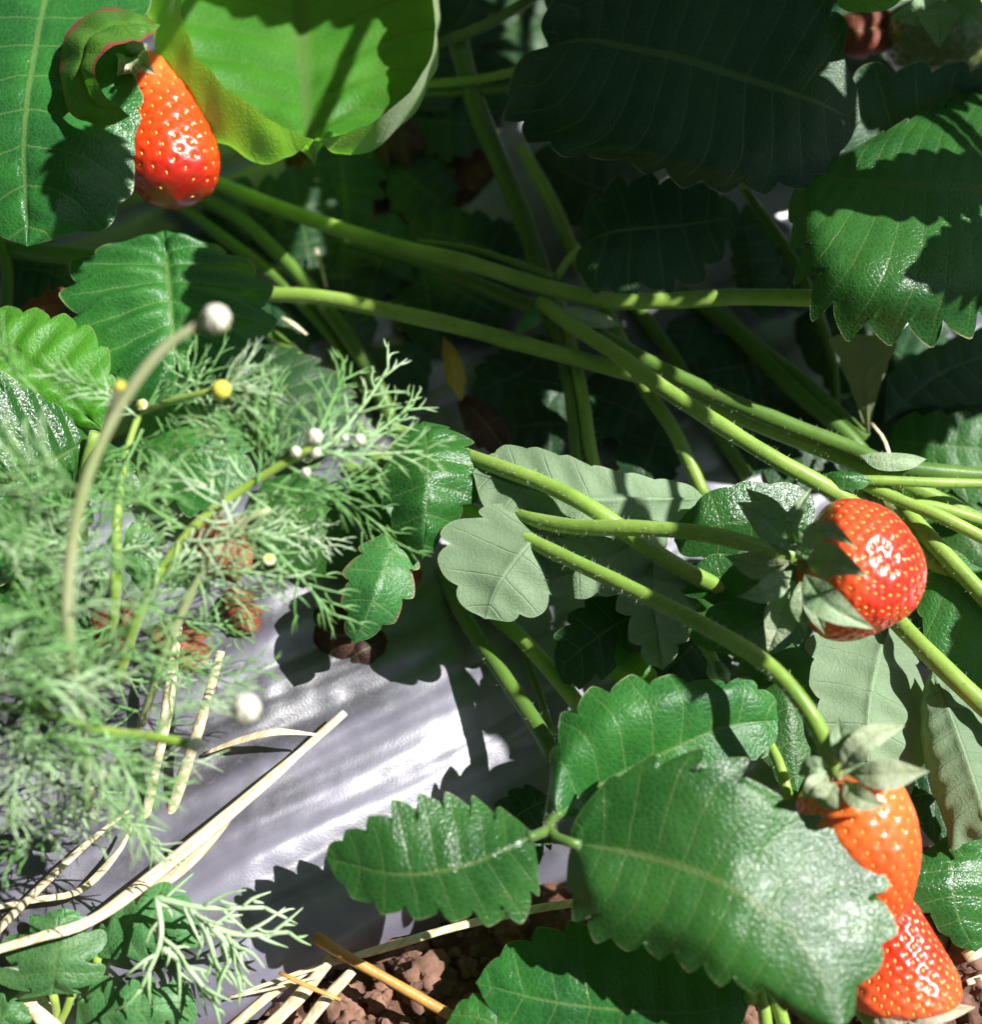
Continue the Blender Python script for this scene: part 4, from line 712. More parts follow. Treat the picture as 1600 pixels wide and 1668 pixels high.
# ================================================================== STALKS
ST = [
 ('long green stalk running from under the top-left strawberry to the broad right-hand leaf', [(290, 270, 1.6), (400, 318, 2.2), (520, 362, 2.7), (640, 400, 3.1), (760, 428, 3.4), (870, 462, 3.6), (980, 488, 3.9), (1090, 490, 4.1), (1200, 484, 4.3), (1330, 486, 4.6)], .0019, 'stem', 2000),
 ('stalk crossing the middle from the pleated leaf to the knot above the plump strawberry', [(400, 478, 2.2), (520, 484, 2.6), (640, 508, 2.9), (760, 535, 3.1), (880, 568, 3.1), (1000, 600, 3.1), (1080, 622, 3.1), (1180, 668, 3.1), (1300, 716, 3.2), (1430, 768, 3.2), (1560, 830, 3.1), (1700, 910, 3.0)], .0019, 'stem', 2500),
 ('bright sunlit stalk running down to the top of the plump strawberry', [(880, 490, 3.4), (930, 528, 3.6), (1010, 580, 3.9), (1080, 632, 4.1), (1170, 690, 4.3), (1260, 746, 4.3), (1330, 784, 4.1), (1378, 812, 3.8), (1430, 850, 3.4), (1500, 900, 3.0), (1620, 990, 2.6)], .0018, 'stem', 3500),
 ('stalk parallel to the bright one, ending in the papery knot at the right', [(950, 530, 3.3), (1060, 592, 3.5), (1160, 640, 3.5), (1280, 690, 3.5), (1380, 728, 3.5), (1460, 760, 3.5), (1600, 775, 3.4), (1700, 780, 3.3)], .0019, 'stemd', 2000),
 ('thick shaded stalk coming down from the top centre with a lit lower end', [(745, 60, 4.8), (775, 170, 4.2), (815, 265, 3.6), (850, 350, 3.1), (880, 440, 2.5), (905, 540, 1.4)], .0025, 'stemd', 800),
 ('sunlit stalk passing behind the small black leaf', [(850, 240, 2.0), (900, 330, 2.4), (930, 400, 2.6), (965, 465, 2.7), (1000, 530, 2.6), (1050, 630, 2.4), (1100, 705, 2.1), (1148, 810, 1.5)], .0017, 'stem', 2500),
 ('left of two twin stalks dropping onto the overturned leaf', [(890, 470, 1.2), (912, 560, 2.2), (930, 650, 2.8), (938, 720, 3.0), (942, 775, 2.9)], .0014, 'stemd', 2500),
 ('right of two twin stalks, with sunlit patches, dropping onto the overturned leaf', [(905, 470, 1.2), (930, 560, 2.3), (950, 650, 2.95), (960, 720, 3.1), (972, 775, 3.0)], .0015, 'stem', 3500),
 ('thin stalk at the very top right of the cupped leaf', [(640, 95, 4.8), (710, 73, 5.1), (790, 42, 5.3), (880, -10, 5.5)], .0013, 'stemd', 800),
 ('stalk joining the huge shaded leaf, upper of a pair', [(560, 150, 3.8), (690, 138, 4.4), (780, 130, 4.7), (860, 112, 5.2)], .0011, 'stem', 800),
 ('stalk joining the huge shaded leaf, lower of a pair', [(560, 165, 3.6), (690, 152, 4.1), (780, 148, 4.4), (870, 140, 4.8)], .0011, 'stemd', 800),
 ('outer of three parallel stalks sloping down behind the weed', [(270, 300, 1.2), (380, 350, 1.7), (460, 420, 1.9), (530, 500, 1.9), (600, 600, 1.6), (640, 690, 1.0)], .0019, 'stemd', 800),
 ('middle of three parallel stalks sloping down behind the weed', [(270, 320, 1.0), (360, 385, 1.4), (440, 445, 1.6), (530, 535, 1.5), (600, 640, 1.2)], .0016, 'stemd', 800),
 ('inner of three parallel stalks, partly hidden by the pleated leaf', [(400, 510, 1.2), (470, 570, 1.4), (540, 640, 1.2), (600, 720, .8)], .0018, 'stemd', 800),
 ('stalk ending under the dark leaflets behind the plump strawberry', [(640, 700, 2.6), (780, 750, 4.0), (880, 785, 4.7), (960, 825, 4.9), (1040, 880, 4.6), (1110, 925, 4.0), (1180, 960, 3.4)], .0018, 'stem', 3000),
 ('dark stalk standing in the gap left of the large glossy leaf', [(720, 930, .8), (760, 1010, 1.4), (820, 1100, 1.9), (880, 1190, 2.3), (905, 1240, 2.5)], .0018, 'stemd', 1200),
 ('greener stalk beside the dark one, running behind the upper leaflet', [(780, 980, .9), (840, 1030, 1.6), (900, 1095, 2.1), (960, 1170, 2.3)], .0018, 'stem', 1500),
 ('very thin stalk between the two stalks in the dark gap', [(845, 1040, .8), (875, 1120, 1.3), (900, 1200, 1.6)], .0009, 'stemd', 600),
 ('bare fruit stalk with a withered bud end above the large glossy leaf', [(1010, 945, 3.4), (1080, 985, 3.2), (1135, 1035, 3.0), (1165, 1080, 2.9), (1172, 1105, 2.9)], .0012, 'stem', 2500),
 ('thin pale stalk reaching right from the knot to the right edge, uppermost', [(1345, 785, 3.9), (1420, 782, 4.0), (1520, 786, 4.0), (1620, 788, 3.9), (1720, 790, 3.8)], .0011, 'stem', 2500),
 ('sunlit stalk fanning from the knot to the right edge, second from top', [(1395, 782, 3.7), (1460, 812, 3.8), (1530, 840, 3.9), (1610, 880, 3.8), (1720, 940, 3.7)], .0014, 'stem', 2500),
 ('sunlit stalk fanning from the knot to the right edge, third from top', [(1400, 800, 3.2), (1470, 815, 3.4), (1540, 830, 3.4), (1620, 855, 3.3), (1720, 890, 3.2)], .0013, 'stem', 2500),
 ('thick stalk sloping from the knot down to the right edge', [(1440, 790, 2.8), (1490, 850, 3.2), (1560, 925, 3.3), (1640, 1010, 3.2)], .0019, 'stem', 2000),
 ('stalk emerging under the plump strawberry towards the lower right', [(1400, 940, 2.2), (1470, 1020, 3.0), (1540, 1090, 3.4), (1620, 1165, 3.4), (1700, 1240, 3.2)], .0020, 'stem', 2500),
 ('left of two dark stalks in the shade right of centre', [(1110, 470, .8), (1200, 540, 1.4), (1290, 630, 1.7), (1390, 720, 1.7), (1440, 790, 1.4)], .0020, 'stemd', 500),
 ('right of two dark stalks in the shade right of centre', [(1150, 480, .9), (1230, 560, 1.5), (1320, 630, 1.8), (1410, 715, 1.7)], .0017, 'stemd', 500),
 ('dim stalk sloping behind the bright stalk in the middle', [(1030, 490, .8), (1090, 570, 1.2), (1150, 670, 1.2), (1220, 780, .8)], .0017, 'stemd', 500),
 ('stalk rising behind the teeth of the huge shaded leaf towards the broad leaf', [(1190, 270, 3.6), (1235, 340, 3.4), (1285, 410, 3.0), (1330, 500, 2.4), (1358, 600, 1.6), (1362, 700, .9)], .0012, 'stemd', 800),
 ('left of the short pale stalks at the bottom edge under the large leaf', [(1235, 1600, 2.5), (1246, 1650, 2.2), (1252, 1720, 1.6)], .0013, 'stem', 2000),
 ('middle of the short pale stalks at the bottom edge under the large leaf', [(1255, 1600, 2.5), (1272, 1650, 2.2), (1290, 1720, 1.6)], .0013, 'stem', 2000),
 ('short green stalk beside the lowest strawberry at the bottom edge', [(1370, 1590, 2.2), (1400, 1640, 2.1), (1450, 1700, 1.8)], .0015, 'stem', 2000),
 ('short curved stalk between the large glossy leaf and the furry calyx', [(1240, 1190, 3.2), (1268, 1240, 3.6), (1285, 1300, 3.6)], .0011, 'stem', 2000),
 ('thick dim stalk lying under the top-left leaf at the left edge', [(-40, 400, 2.6), (80, 412, 2.8), (180, 422, 2.6), (300, 440, 2.2)], .0022, 'stemd', 600),
 ('dim upright stalk at the left edge', [(-5, 380, 3.0), (12, 440, 2.6), (8, 520, 2.0)], .0015, 'stemd', 600),
 ('dark thin stalk above the long green stalk in the centre', [(680, 395, 3.0), (760, 405, 3.3), (830, 425, 3.6), (900, 450, 3.8)], .0009, 'stemd', 600),
 ('stalk with one bright spot lying under the long green stalk', [(560, 390, 1.8), (680, 425, 2.1), (780, 465, 2.3), (880, 505, 2.3)], .0019, 'stemd', 800),
]
STIP = {'stalk parallel to the bright one, ending in the papery knot at the right': [dict(mid=[(1400, 742, 3.8), (1450, 752, 4.0), (1510, 748, 3.9)], L=[(1430, 765, 3.9), (1480, 765, 3.9)], R=[(1430, 738, 3.9), (1480, 740, 3.9)], mat='sepal')],
 'thin pale stalk reaching right from the knot to the right edge, uppermost': [dict(mid=[(1335, 778, 4.0), (1375, 775, 4.3), (1420, 785, 4.1)], L=[(1360, 795, 4.1), (1400, 797, 4.1)], R=[(1355, 768, 4.1), (1400, 772, 4.2)], mat='pale')],
 'thick stalk sloping from the knot down to the right edge': [dict(mid=[(1400, 790, 3.3), (1430, 810, 3.5), (1462, 830, 3.3)], L=[(1415, 815, 3.3), (1440, 830, 3.3)], R=[(1420, 795, 3.4), (1450, 810, 3.4)], mat='olive')],
 'bright sunlit stalk running down to the top of the plump strawberry': [dict(mid=[(880, 505, 3.6), (860, 520, 3.8), (838, 545, 3.6)], L=[(880, 525, 3.6), (855, 540, 3.6)], R=[(862, 505, 3.7), (845, 525, 3.7)], mat='leaf'), dict(mid=[(915, 505, 3.7), (955, 515, 3.9), (1010, 530, 3.7)], L=[(940, 530, 3.7), (980, 535, 3.7)], R=[(940, 500, 3.8), (985, 512, 3.8)], mat='sepal')],
 'bare fruit stalk with a withered bud end above the large glossy leaf': [dict(mid=[(1165, 1075, 3.0), (1180, 1095, 3.3), (1188, 1112, 3.0)], L=[(1170, 1095, 3.1), (1180, 1108, 3.1)], R=[(1178, 1080, 3.1), (1190, 1095, 3.1)], mat='sepal'), dict(mid=[(1165, 1078, 3.0), (1160, 1095, 3.3), (1165, 1112, 3.0)], L=[(1168, 1095, 3.1), (1170, 1105, 3.1)], R=[(1152, 1085, 3.1), (1152, 1100, 3.1)], mat='sepal')]}
for lab, pts, r, mt, hr in ST: stalk(lab, pts, r, mt, hr, group='leaf stalks of the strawberry plants', stip=STIP.get(lab))
# ================================================================== STRAW
def straw(label, pts, r, mat='straw', ell=.45, rough=.25, hollow=False, sides=10):
    q = PP(pts); rt = thing('straw', q[0], label, 'straw', 'dry straw stems'); mb = MB(); tube(mb, q, r, rough=rough, ell=ell, sides=sides, rid=.06); mb.build('straw_stem', M[mat], rt); return rt
straw('long pale flattened straw lying across the sunlit mulch film', [(-60, 1562, 2.5), (60, 1527, 2.6), (160, 1492, 2.6), (300, 1385, 2.4), (420, 1285, 2.1), (500, 1215, 1.7), (562, 1160, 1.6)], [.0008, .0011, .0013, .0015, .0014, .0011, .0009])
straw('second strip of straw split off along the long pale straw', [(215, 1470, 1.7), (290, 1420, 1.9), (350, 1360, 2.1), (400, 1300, 2.3)], [.0010, .0014, .0010, .0003])
straw('curved whitish straw shred left of the long straw tip', [(330, 1228, 1.4), (390, 1206, 1.8), (450, 1192, 2.1), (515, 1196, 2.0)], [.0004, .0008, .0009, .0003], ell=.3)
straw('thin pale straw crossing the lower left over the film', [(-30, 1540, 1.5), (60, 1450, 1.8), (140, 1375, 2.0), (210, 1320, 2.0)], [.0011, .0009, .0008, .0003])
straw('thin straw running to the left edge below the weed', [(-30, 1482, 1.6), (60, 1465, 1.7), (130, 1450, 1.7), (190, 1390, 1.9), (215, 1345, 1.9)], [.0005, .0006, .0008, .0009, .0004])
straw('upright tan straw between the weed stalks, left one', [(225, 1380, .8), (245, 1290, 1.6), (268, 1180, 2.4), (290, 1020, 3.0)], [.0008, .0011, .0012, .0009], ell=.6)
straw('upright tan straw between the weed stalks, right one', [(262, 1370, .8), (292, 1280, 1.6), (322, 1190, 2.4), (360, 1060, 3.0)], [.0010, .0013, .0012, .0009], ell=.6)
straw('orange-brown straw pointing into the soil at the bottom centre', [(512, 1524, 1.6), (570, 1560, 1.5), (650, 1605, 1.3), (738, 1655, 1.1)], [.0013, .0011, .0011, .0011], 'strawo', .8, .08)
straw('long thin straw under the left leaflet of the large leaf', [(380, 1622, .9), (500, 1580, 1.1), (620, 1545, 1.2), (740, 1510, 1.3), (860, 1482, 1.3), (935, 1470, 1.2)], [.0003, .0006, .0008, .0009, .0010, .0009])
straw('hair-thin straw beside the orange-brown straw', [(370, 1625, 1.0), (450, 1608, 1.1), (520, 1590, 1.2)], .0003)
straw('tiny crooked straw over the straw pile', [(455, 1583, 1.4), (500, 1605, 1.4), (555, 1628, 1.3)], [.0004, .0005, .0003], 'strawo')
straw('uppermost straw of the pile at the bottom edge', [(540, 1560, 1.2), (490, 1620, .9), (420, 1690, .7)], [.0012, .0014, .0012], ell=.35)
straw('middle straw of the pile at the bottom edge', [(575, 1580, 1.3), (520, 1640, 1.0), (470, 1710, .7)], [.0010, .0013, .0012], ell=.35)
straw('lowest straw of the pile at the bottom edge', [(500, 1580, .9), (440, 1620, .8), (370, 1680, .6)], [.0008, .0010, .0010], ell=.35)
straw('golden straw stub standing behind the broad weed leaf', [(200, 1520, 1.2), (190, 1560, .9), (180, 1610, .5)], [.0026, .0026, .0026], 'strawo', .9, .05)
straw('pale straw stub at the lower left corner', [(40, 1610, 1.4), (70, 1650, 1.3), (100, 1700, 1.2)], [.0022, .0024, .0022], 'straw', .5)
straw('small pale straw chip on the soil by the lowest strawberry', [(1575, 1600, .8), (1600, 1592, .8)], .0007)
straw('pale straw on the soil at the right edge', [(1572, 1560, .9), (1640, 1520, 1.0)], .0014)
straw('short straw caught in the shade behind the parallel stalks', [(515, 405, 1.6), (525, 440, 1.8), (532, 470, 1.7)], .0005)
straw('dry shred on the stalk behind the weed tip', [(455, 515, 1.9), (478, 528, 2.1), (500, 545, 2.0)], [.0003, .0008, .0003])
straw('dry curled thread at the knot of stalks at the right edge', [(1420, 690, 2.6), (1440, 715, 3.0), (1452, 750, 3.2)], .0005)
# ================================================================== FEATHERY WEED (foreground, slightly out of focus)
WR = random.Random(11)
def thread(mb, a, b, r, bow=.0, m=0):
    a, b = Vector(a), Vector(b); q = (a+b)/2+Vector((WR.uniform(-1, 1), WR.uniform(-1, 1), WR.uniform(-.3, 1)))*bow*(b-a).length
    tube(mb, [a, q, b], [r, r*.85, r*.3], n=6, sides=5, m=m)
def frond(parent, pts, n=11, ln=.009, r=.00030, fork=2, mat='frond'):
    q = PP(pts); mb = MB(); c = catmull(q, 40); tube(mb, q, [r*1.6, r*1.3, r], n=16, sides=6)
    t, a, b = frames(c); view = (CAMP-Vector(c[20])).normalized()
    for k in range(n):
        f = .10+.90*k/(n-1); i = min(39, int(f*39)); side = 1 if k % 2 else -1
        tt = Vector(t[i]); sd = tt.cross(view).normalized()
        ang = math.radians(WR.uniform(38, 62)*(1-.45*f)); l = ln*(1.0-.45*abs(f-.45))*WR.uniform(.75, 1.2)
        roll = WR.uniform(-.9, .9); dr = (tt*math.cos(ang)+(sd*math.cos(roll)+view*math.sin(roll))*side*math.sin(ang)).normalized()
        o = Vector(c[i]); e = o+dr*l; thread(mb, o, e, r, .12)
        for g in range(fork):
            h = .35+.3*g+WR.uniform(-.08, .08); s2 = -1 if (g+k) % 2 else 1; p = o+(e-o)*h
            d2 = (dr+ (sd*math.cos(roll)+view*WR.uniform(-.6, .6))*s2*.75+tt*.25).normalized(); thread(mb, p, p+d2*l*WR.uniform(.3, .5), r*.85, .14)
    mb.build('feathery_leaf', [M[mat]], parent)
def wstem(parent, pts, r, mat, name='weed_stem'):
    mb = MB(); c = tube(mb, PP(pts), r, rough=.1, rid=.05, sides=12); return mb.build(name, [M[mat], M['hair']], parent)
def bud(parent, px, py, h, r, yellow=.4, stalkd=None):
    """a flower bud of closed white petals round a yellow disc"""
    r *= .88; p = P(px, py, h); up = (Vector((WR.uniform(-.4, .4), WR.uniform(-.2, .3), 1))).normalized(); up = (up+(CAMP-p).normalized()*.4).normalized()
    x = up.orthogonal().normalized(); y = up.cross(x); mb = MB()
    def ell(c, ax, ra, rb, m, k1=10, k2=8):
        u = ax.orthogonal().normalized(); v = ax.cross(u); V = [c+ax*ra*math.cos(PI*i/k2)+(u*math.cos(2*PI*j/k1)+v*math.sin(2*PI*j/k1))*rb*math.sin(PI*i/k2) for i in range(k2+1) for j in range(k1)]
        mb.add(V, [(i*k1+j, (i+1)*k1+j, (i+1)*k1+(j+1) % k1, i*k1+(j+1) % k1) for i in range(k2) for j in range(k1)], m)
    ell(p+up*r*.1, up, r*.8, r*.8, 1)
    for k in range(40):
        a = k*2.399; f = (k+.5)/40; q = (x*math.cos(a)+y*math.sin(a))*math.sqrt(f)*r*.62; ell(p+up*r*(.78-.35*f)+q, (up+q*60).normalized(), r*.16, r*.11, 1, 5, 4)
    o = mb.build('yellow_disc', [M['petal'], M['disc']], None); fl = o; o.parent = parent; o.location = Vector((0, 0, 0))-parent_base(parent)
    mb = MB()
    for k in range(13):
        a = 2*PI*k/13; d = x*math.cos(a)+y*math.sin(a); cl = yellow < .35; ell(p+d*r*(.42 if cl else .68)+up*r*((.55 if cl else .2)+.08*math.sin(k*3)), (up-d*(.75 if cl else .5)).normalized(), r*(.70 if cl else .5*(1-yellow*.8)), r*.27, 0, 7, 6)
    if yellow < .85: o = mb.build('white_petals', [M['petal']], None)
    o.parent = parent; o.location = Vector((0, 0, 0))-parent_base(parent)
    mb = MB(); ell(p-up*r*.35, up, r*.55, r*.78, 0)
    o = mb.build('flower_base', [M['weedgreen']], None); o.parent = parent; o.location = Vector((0, 0, 0))-parent_base(parent)
wb = P(120, 1330, 1.5)
W1 = thing('feathery_weed', wb, 'feathery thread-leaved weed with white and yellow buds, at the left', 'weed')
wstem(W1, [(150, 1330, 3.0), (130, 1180, 6.5), (112, 1040, 8.5), (112, 930, 9.5), (135, 800, 10.4), (180, 690, 11.0), (230, 610, 11.5), (275, 560, 11.8), (330, 526, 12.0)], [.0012, .0013, .0012, .0011, .0010, .0010, .0009, .0009, .0008], 'weedstem')
wstem(W1, [(180, 1060, 5.2), (188, 950, 6.8), (192, 830, 7.4), (208, 730, 7.6), (232, 660, 7.8)], [.0010, .0010, .0008, .0006], 'weedgreen')
wstem(W1, [(190, 1110, 5.0), (235, 980, 6.6), (310, 865, 7.4), (390, 800, 7.8), (470, 750, 8.2), (510, 725, 8.5)], [.0011, .0010, .0009, .0007], 'weedgreen')
wstem(W1, [(230, 1180, 4.4), (270, 1060, 6.0), (320, 950, 7.0), (380, 860, 7.6), (440, 830, 7.8)], [.0009, .0009, .0008, .0006], 'weedstem')
wstem(W1, [(232, 670, 7.8), (290, 650, 8.4), (350, 636, 8.8)], .0006, 'weedgreen')
wstem(W1, [(180, 690, 10.8), (190, 650, 11.0), (196, 628, 11.2)], .0011, 'weedstem')
wstem(W1, [(0, 1150, 6.0), (80, 1160, 6.6), (170, 1190, 6.8), (250, 1200, 7.0), (320, 1215, 7.2)], .0009, 'weedgreen')
for q in ((352, 521, 12.1, .0031, .1), (360, 636, 8.9, .0026, .9), (512, 712, 8.6, .0020, .3), (482, 737, 8.4, .0014, .3), (514, 738, 8.3, .0013, .3), (562, 714, 8.4, .0009, .2), (586, 717, 8.3, .0014, .2), (498, 770, 8.2, .0012, .3), (438, 912, 7.4, .0014, .5), (400, 1155, 8.6, .0034, .25), (320, 1213, 7.3, .0019, .3), (196, 630, 11.2, .0014, .9), (232, 660, 8.0, .0013, .6), (168, 1262, 7.0, .0012, .2)): bud(W1, *q)
FR = [((60, 640, 9.0), (20, 600, 9.2), (-20, 540, 9.2)), ((135, 800, 10.2), (200, 820, 9.6), (260, 800, 9.2)), ((112, 930, 9.4), (170, 900, 9.2), (230, 930, 8.8)), ((300, 880, 7.4), (350, 880, 7.6), (430, 860, 7.6)), ((340, 850, 7.6), (400, 880, 7.4), (480, 870, 7.2)), ((420, 790, 8.0), (420, 730, 8.2), (360, 690, 8.4)),
 ((130, 1100, 7.6), (200, 1060, 7.8), (280, 1080, 7.4)), ((100, 1200, 7.0), (160, 1240, 7.0), (260, 1280, 6.4)), ((-20, 780, 9.4), (40, 820, 9.4), (110, 850, 9.0)), ((-20, 880, 9.0), (50, 900, 9.0), (110, 940, 8.8)), ((235, 980, 6.8), (270, 940, 7.2), (330, 900, 7.4)), ((-20, 1130, 8.6), (50, 1110, 8.8), (140, 1120, 8.4)), ((20, 1230, 7.4), (90, 1200, 7.8), (200, 1220, 7.2)), ((250, 1200, 7.0), (300, 1150, 7.4), (380, 1140, 7.2)), ((170, 1190, 7.0), (220, 1290, 6.8), (240, 1370, 6.4)), ((60, 1160, 6.6), (30, 1250, 6.8), (20, 1340, 6.4)),
 ((-20, 1090, 9.4), (60, 1060, 9.6), (150, 1050, 9.0)), ((112, 1000, 9.0), (170, 980, 9.2), (250, 990, 8.8)), ((135, 800, 10.4), (80, 770, 10.4), (10, 720, 10.2)), ((230, 670, 7.8), (280, 650, 8.2), (345, 600, 8.4)), ((230, 670, 7.8), (300, 680, 8.0), (380, 690, 8.0)), ((225, 680, 7.8), (170, 640, 8.2), (95, 610, 8.4)), ((215, 720, 7.6), (260, 740, 7.8), (330, 740, 7.8)),
 ((480, 750, 8.2), (540, 720, 8.2), (600, 650, 8.0), (632, 600, 7.8)), ((500, 745, 8.2), (570, 730, 8.0), (620, 700, 7.8), (672, 660, 7.6)), ((505, 740, 8.2), (590, 740, 8.0), (690, 735, 7.6)), ((470, 760, 8.1), (540, 800, 7.6), (610, 850, 7.0), (640, 880, 6.8)),
 ((440, 775, 8.0), (450, 710, 8.4), (425, 620, 8.6)), ((400, 800, 7.8), (440, 830, 7.4), (530, 890, 6.8)), ((410, 795, 7.8), (370, 740, 8.0), (300, 590, 8.2)), ((380, 860, 7.6), (450, 900, 7.2), (540, 1000, 6.4)),
 ((380, 860, 7.6), (350, 800, 7.9), (270, 770, 8.0)), ((310, 865, 7.4), (250, 830, 7.6), (190, 780, 7.8)), ((300, 880, 7.4), (320, 930, 7.0), (390, 980, 6.6)), ((235, 980, 6.6), (290, 1010, 6.4), (380, 1020, 6.0)),
 ((188, 950, 6.8), (130, 900, 7.2), (40, 870, 7.6)), ((188, 900, 7.0), (240, 890, 7.0), (300, 920, 6.8)), ((192, 830, 7.4), (120, 830, 7.6), (20, 790, 7.8)), ((190, 860, 7.2), (150, 920, 7.0), (60, 960, 7.0)),
 ((180, 1020, 6.0), (120, 1040, 6.4), (30, 1020, 6.8)), ((180, 1050, 5.6), (100, 1090, 6.2), (0, 1120, 6.4)), ((190, 1100, 5.2), (250, 1110, 5.4), (340, 1080, 5.4)), ((230, 1160, 4.6), (170, 1150, 5.6), (60, 1180, 6.6)),
 ((170, 1200, 5.2), (230, 1240, 5.4), (330, 1240, 5.4)), ((160, 1240, 4.6), (100, 1240, 5.6), (10, 1260, 6.2)), ((155, 1280, 4.2), (200, 1330, 4.4), (270, 1400, 4.0)), ((150, 1290, 4.0), (90, 1330, 4.8), (20, 1400, 4.8)),
 ((120, 1180, 6.5), (160, 1260, 7.2), (190, 1330, 7.4)), ((112, 1040, 8.5), (60, 1000, 9.2), (-10, 1010, 9.6)), ((112, 950, 9.4), (60, 900, 9.8), (-20, 830, 10.0)), ((80, 1160, 6.6), (110, 1110, 7.4), (180, 1090, 7.8)),
 ((320, 950, 7.0), (380, 930, 7.4), (460, 940, 7.2)), ((440, 790, 7.9), (500, 800, 7.8), (590, 790, 7.6)), ((270, 1060, 6.0), (340, 1100, 6.4), (420, 1090, 6.4)), ((170, 1190, 6.8), (120, 1130, 7.4), (40, 1090, 7.8)),
 ((-20, 1020, 7.4), (40, 1060, 7.6), (120, 1080, 7.4)), ((-30, 960, 7.4), (30, 940, 7.8), (100, 980, 7.6)), ((-30, 1170, 6.8), (40, 1210, 7.0), (120, 1290, 6.4)), ((-30, 1300, 5.4), (50, 1310, 5.6), (150, 1340, 5.0)),
 ((232, 700, 7.7), (200, 760, 7.8), (140, 820, 7.6)), ((510, 730, 8.5), (530, 680, 8.6), (560, 610, 8.4)), ((345, 640, 8.6), (390, 640, 8.4), (440, 680, 8.2)), ((350, 640, 8.8), (400, 622, 8.8), (402, 640, 8.6))]
for k, f in enumerate(FR):
    frond(W1, list(f), n=WR.choice([11, 13, 15]), ln=WR.uniform(.0075, .011), r=WR.uniform(.00017, .00027), fork=WR.choice([1, 2, 2]), mat=WR.choice(['frond', 'frond', 'frondd']))
W2 = thing('feathery_weed', P(250, 1440, 3.0), 'sharply seen pale thread-leaved sprig over the black film at the lower left', 'weed')
for q in (((255, 1462, 3.3), (330, 1478, 3.3), (430, 1478, 3.0)), ((310, 1480, 3.3), (335, 1515, 3.2), (355, 1580, 2.9)), ((335, 1505, 3.2), (390, 1522, 3.1), (470, 1518, 2.9)), ((255, 1460, 3.3), (262, 1530, 3.3), (230, 1610, 3.0)), ((265, 1545, 3.3), (300, 1570, 3.1), (345, 1625, 2.9)), ((345, 1510, 3.2), (375, 1545, 3.1), (388, 1590, 2.9))):
    frond(W2, list(q), n=6, ln=.0085, r=.00042, fork=1, mat='frond')
# broad-leaved weed seedlings
def weed_leaf(label, leaflets, stems=()):
    r = thing('weed_seedling', P(*leaflets[0][0][0]), label, 'weed', 'broad-leaved weed seedlings')
    for mid, L, R in leaflets: blade(mid, L, R, n=4, depth=.34, rnd=2.8, quilt=.0006, mat='weed', parent=r, K=16, name='weed_leaf', seed=int(mid[0][0]) % 50)
    for s in stems: wstem(r, s, .0008, 'weedgreen', 'weed_stem')
weed_leaf('broad-leaved weed seedling at the lower left edge with lobed leaves under the long straw', [
 ([(85, 1620, 1.9), (90, 1570, 2.3), (95, 1490, 2.2)], [(30, 1620, 1.9), (0, 1570, 2.0), (30, 1520, 2.1)], [(140, 1610, 1.9), (165, 1560, 2.0), (150, 1510, 2.1)]),
 ([(95, 1540, 1.8), (100, 1510, 2.0), (105, 1478, 1.9)], [(50, 1530, 1.7), (55, 1495, 1.8)], [(140, 1530, 1.7), (150, 1498, 1.8)])], [[(90, 1690, .6), (92, 1650, 1.3), (86, 1618, 1.9)], [(60, 1700, .5), (100, 1660, 1.2), (120, 1610, 1.7)]])
weed_leaf('broad-leaved weed seedling leaf with its grey-green face under the feathery sprig', [
 ([(160, 1560, 1.8), (215, 1510, 2.3), (280, 1480, 2.3), (325, 1505, 2.0)], [(170, 1500, 1.9), (230, 1455, 2.1), (290, 1448, 2.1)], [(215, 1560, 1.9), (265, 1560, 1.9), (310, 1540, 1.9)])], [[(150, 1600, .8), (155, 1580, 1.4), (160, 1558, 1.8)]])
weed_leaf('lobed weed seedling leaf at the bottom edge left of the straw pile', [
 ([(120, 1680, 1.4), (180, 1650, 1.9), (240, 1640, 2.0), (322, 1630, 1.7)], [(140, 1610, 1.6), (200, 1600, 1.9), (290, 1600, 1.8)], [(160, 1710, 1.3), (240, 1690, 1.6), (310, 1662, 1.6)])], [[(70, 1690, .6), (95, 1685, 1.0), (122, 1679, 1.4)]])
weed_leaf('small weed seedling leaf in the bottom left corner', [
 ([(-30, 1700, 1.3), (0, 1660, 1.7), (48, 1640, 1.6)], [(-30, 1640, 1.4), (5, 1622, 1.6)], [(20, 1700, 1.3), (45, 1670, 1.5)])])
# ================================================================== ADDED UNSEEN PLANT (its leaves are placed out of view to shade the middle)
TP = thing('added_shade_plant', Vector((.16, .34, 0)), 'unseen strawberry plant added beyond the top edge to shade the middle of the tangle', 'plant')
def added_shade_leaf(tb, tt, wl, wr, z, mt='leaf', n=9, depth=.16, seed=1, pet=True):
    """an added, unseen leaf at height z (metres) that shades the places tb (its base) and tt (its tip)"""
    up = lambda q: (lambda p: p+SUN*((z-p.z)/SUN.z))(P(*q))
    a, b = up(tb), up(tt); d = (b-a).normalized(); s = Vector((-d.y, d.x, 0)).normalized(); l = (b-a).length
    prof = [(.06, .45), (.2, .82), (.4, 1), (.6, .95), (.8, .7), (.93, .38)]
    blade([a, a+(b-a)*.33+Vector((0, 0, .003)), a+(b-a)*.66+Vector((0, 0, .003)), b],
          [a+d*l*t+s*wl*w-Vector((0, 0, .004)) for t, w in prof], [a+d*l*t-s*wr*w-Vector((0, 0, .004)) for t, w in prof],
          n=n, depth=depth, mat=mt, parent=TP, world=True, K=12, name='leaf', seed=seed)
    if pet:
        g = Vector((.16+random.uniform(-.02, .02), .34+random.uniform(-.02, .02), 0)); o = a; mb = MB()
        tube(mb, [g, g+Vector((0, -.01, z*.7)), Vector(((g.x+o.x)/2, (g.y+o.y)/2+.03, z+.012)), o], .0016, n=40); mb.build('leaf_stalk', [M['stem']], TP)
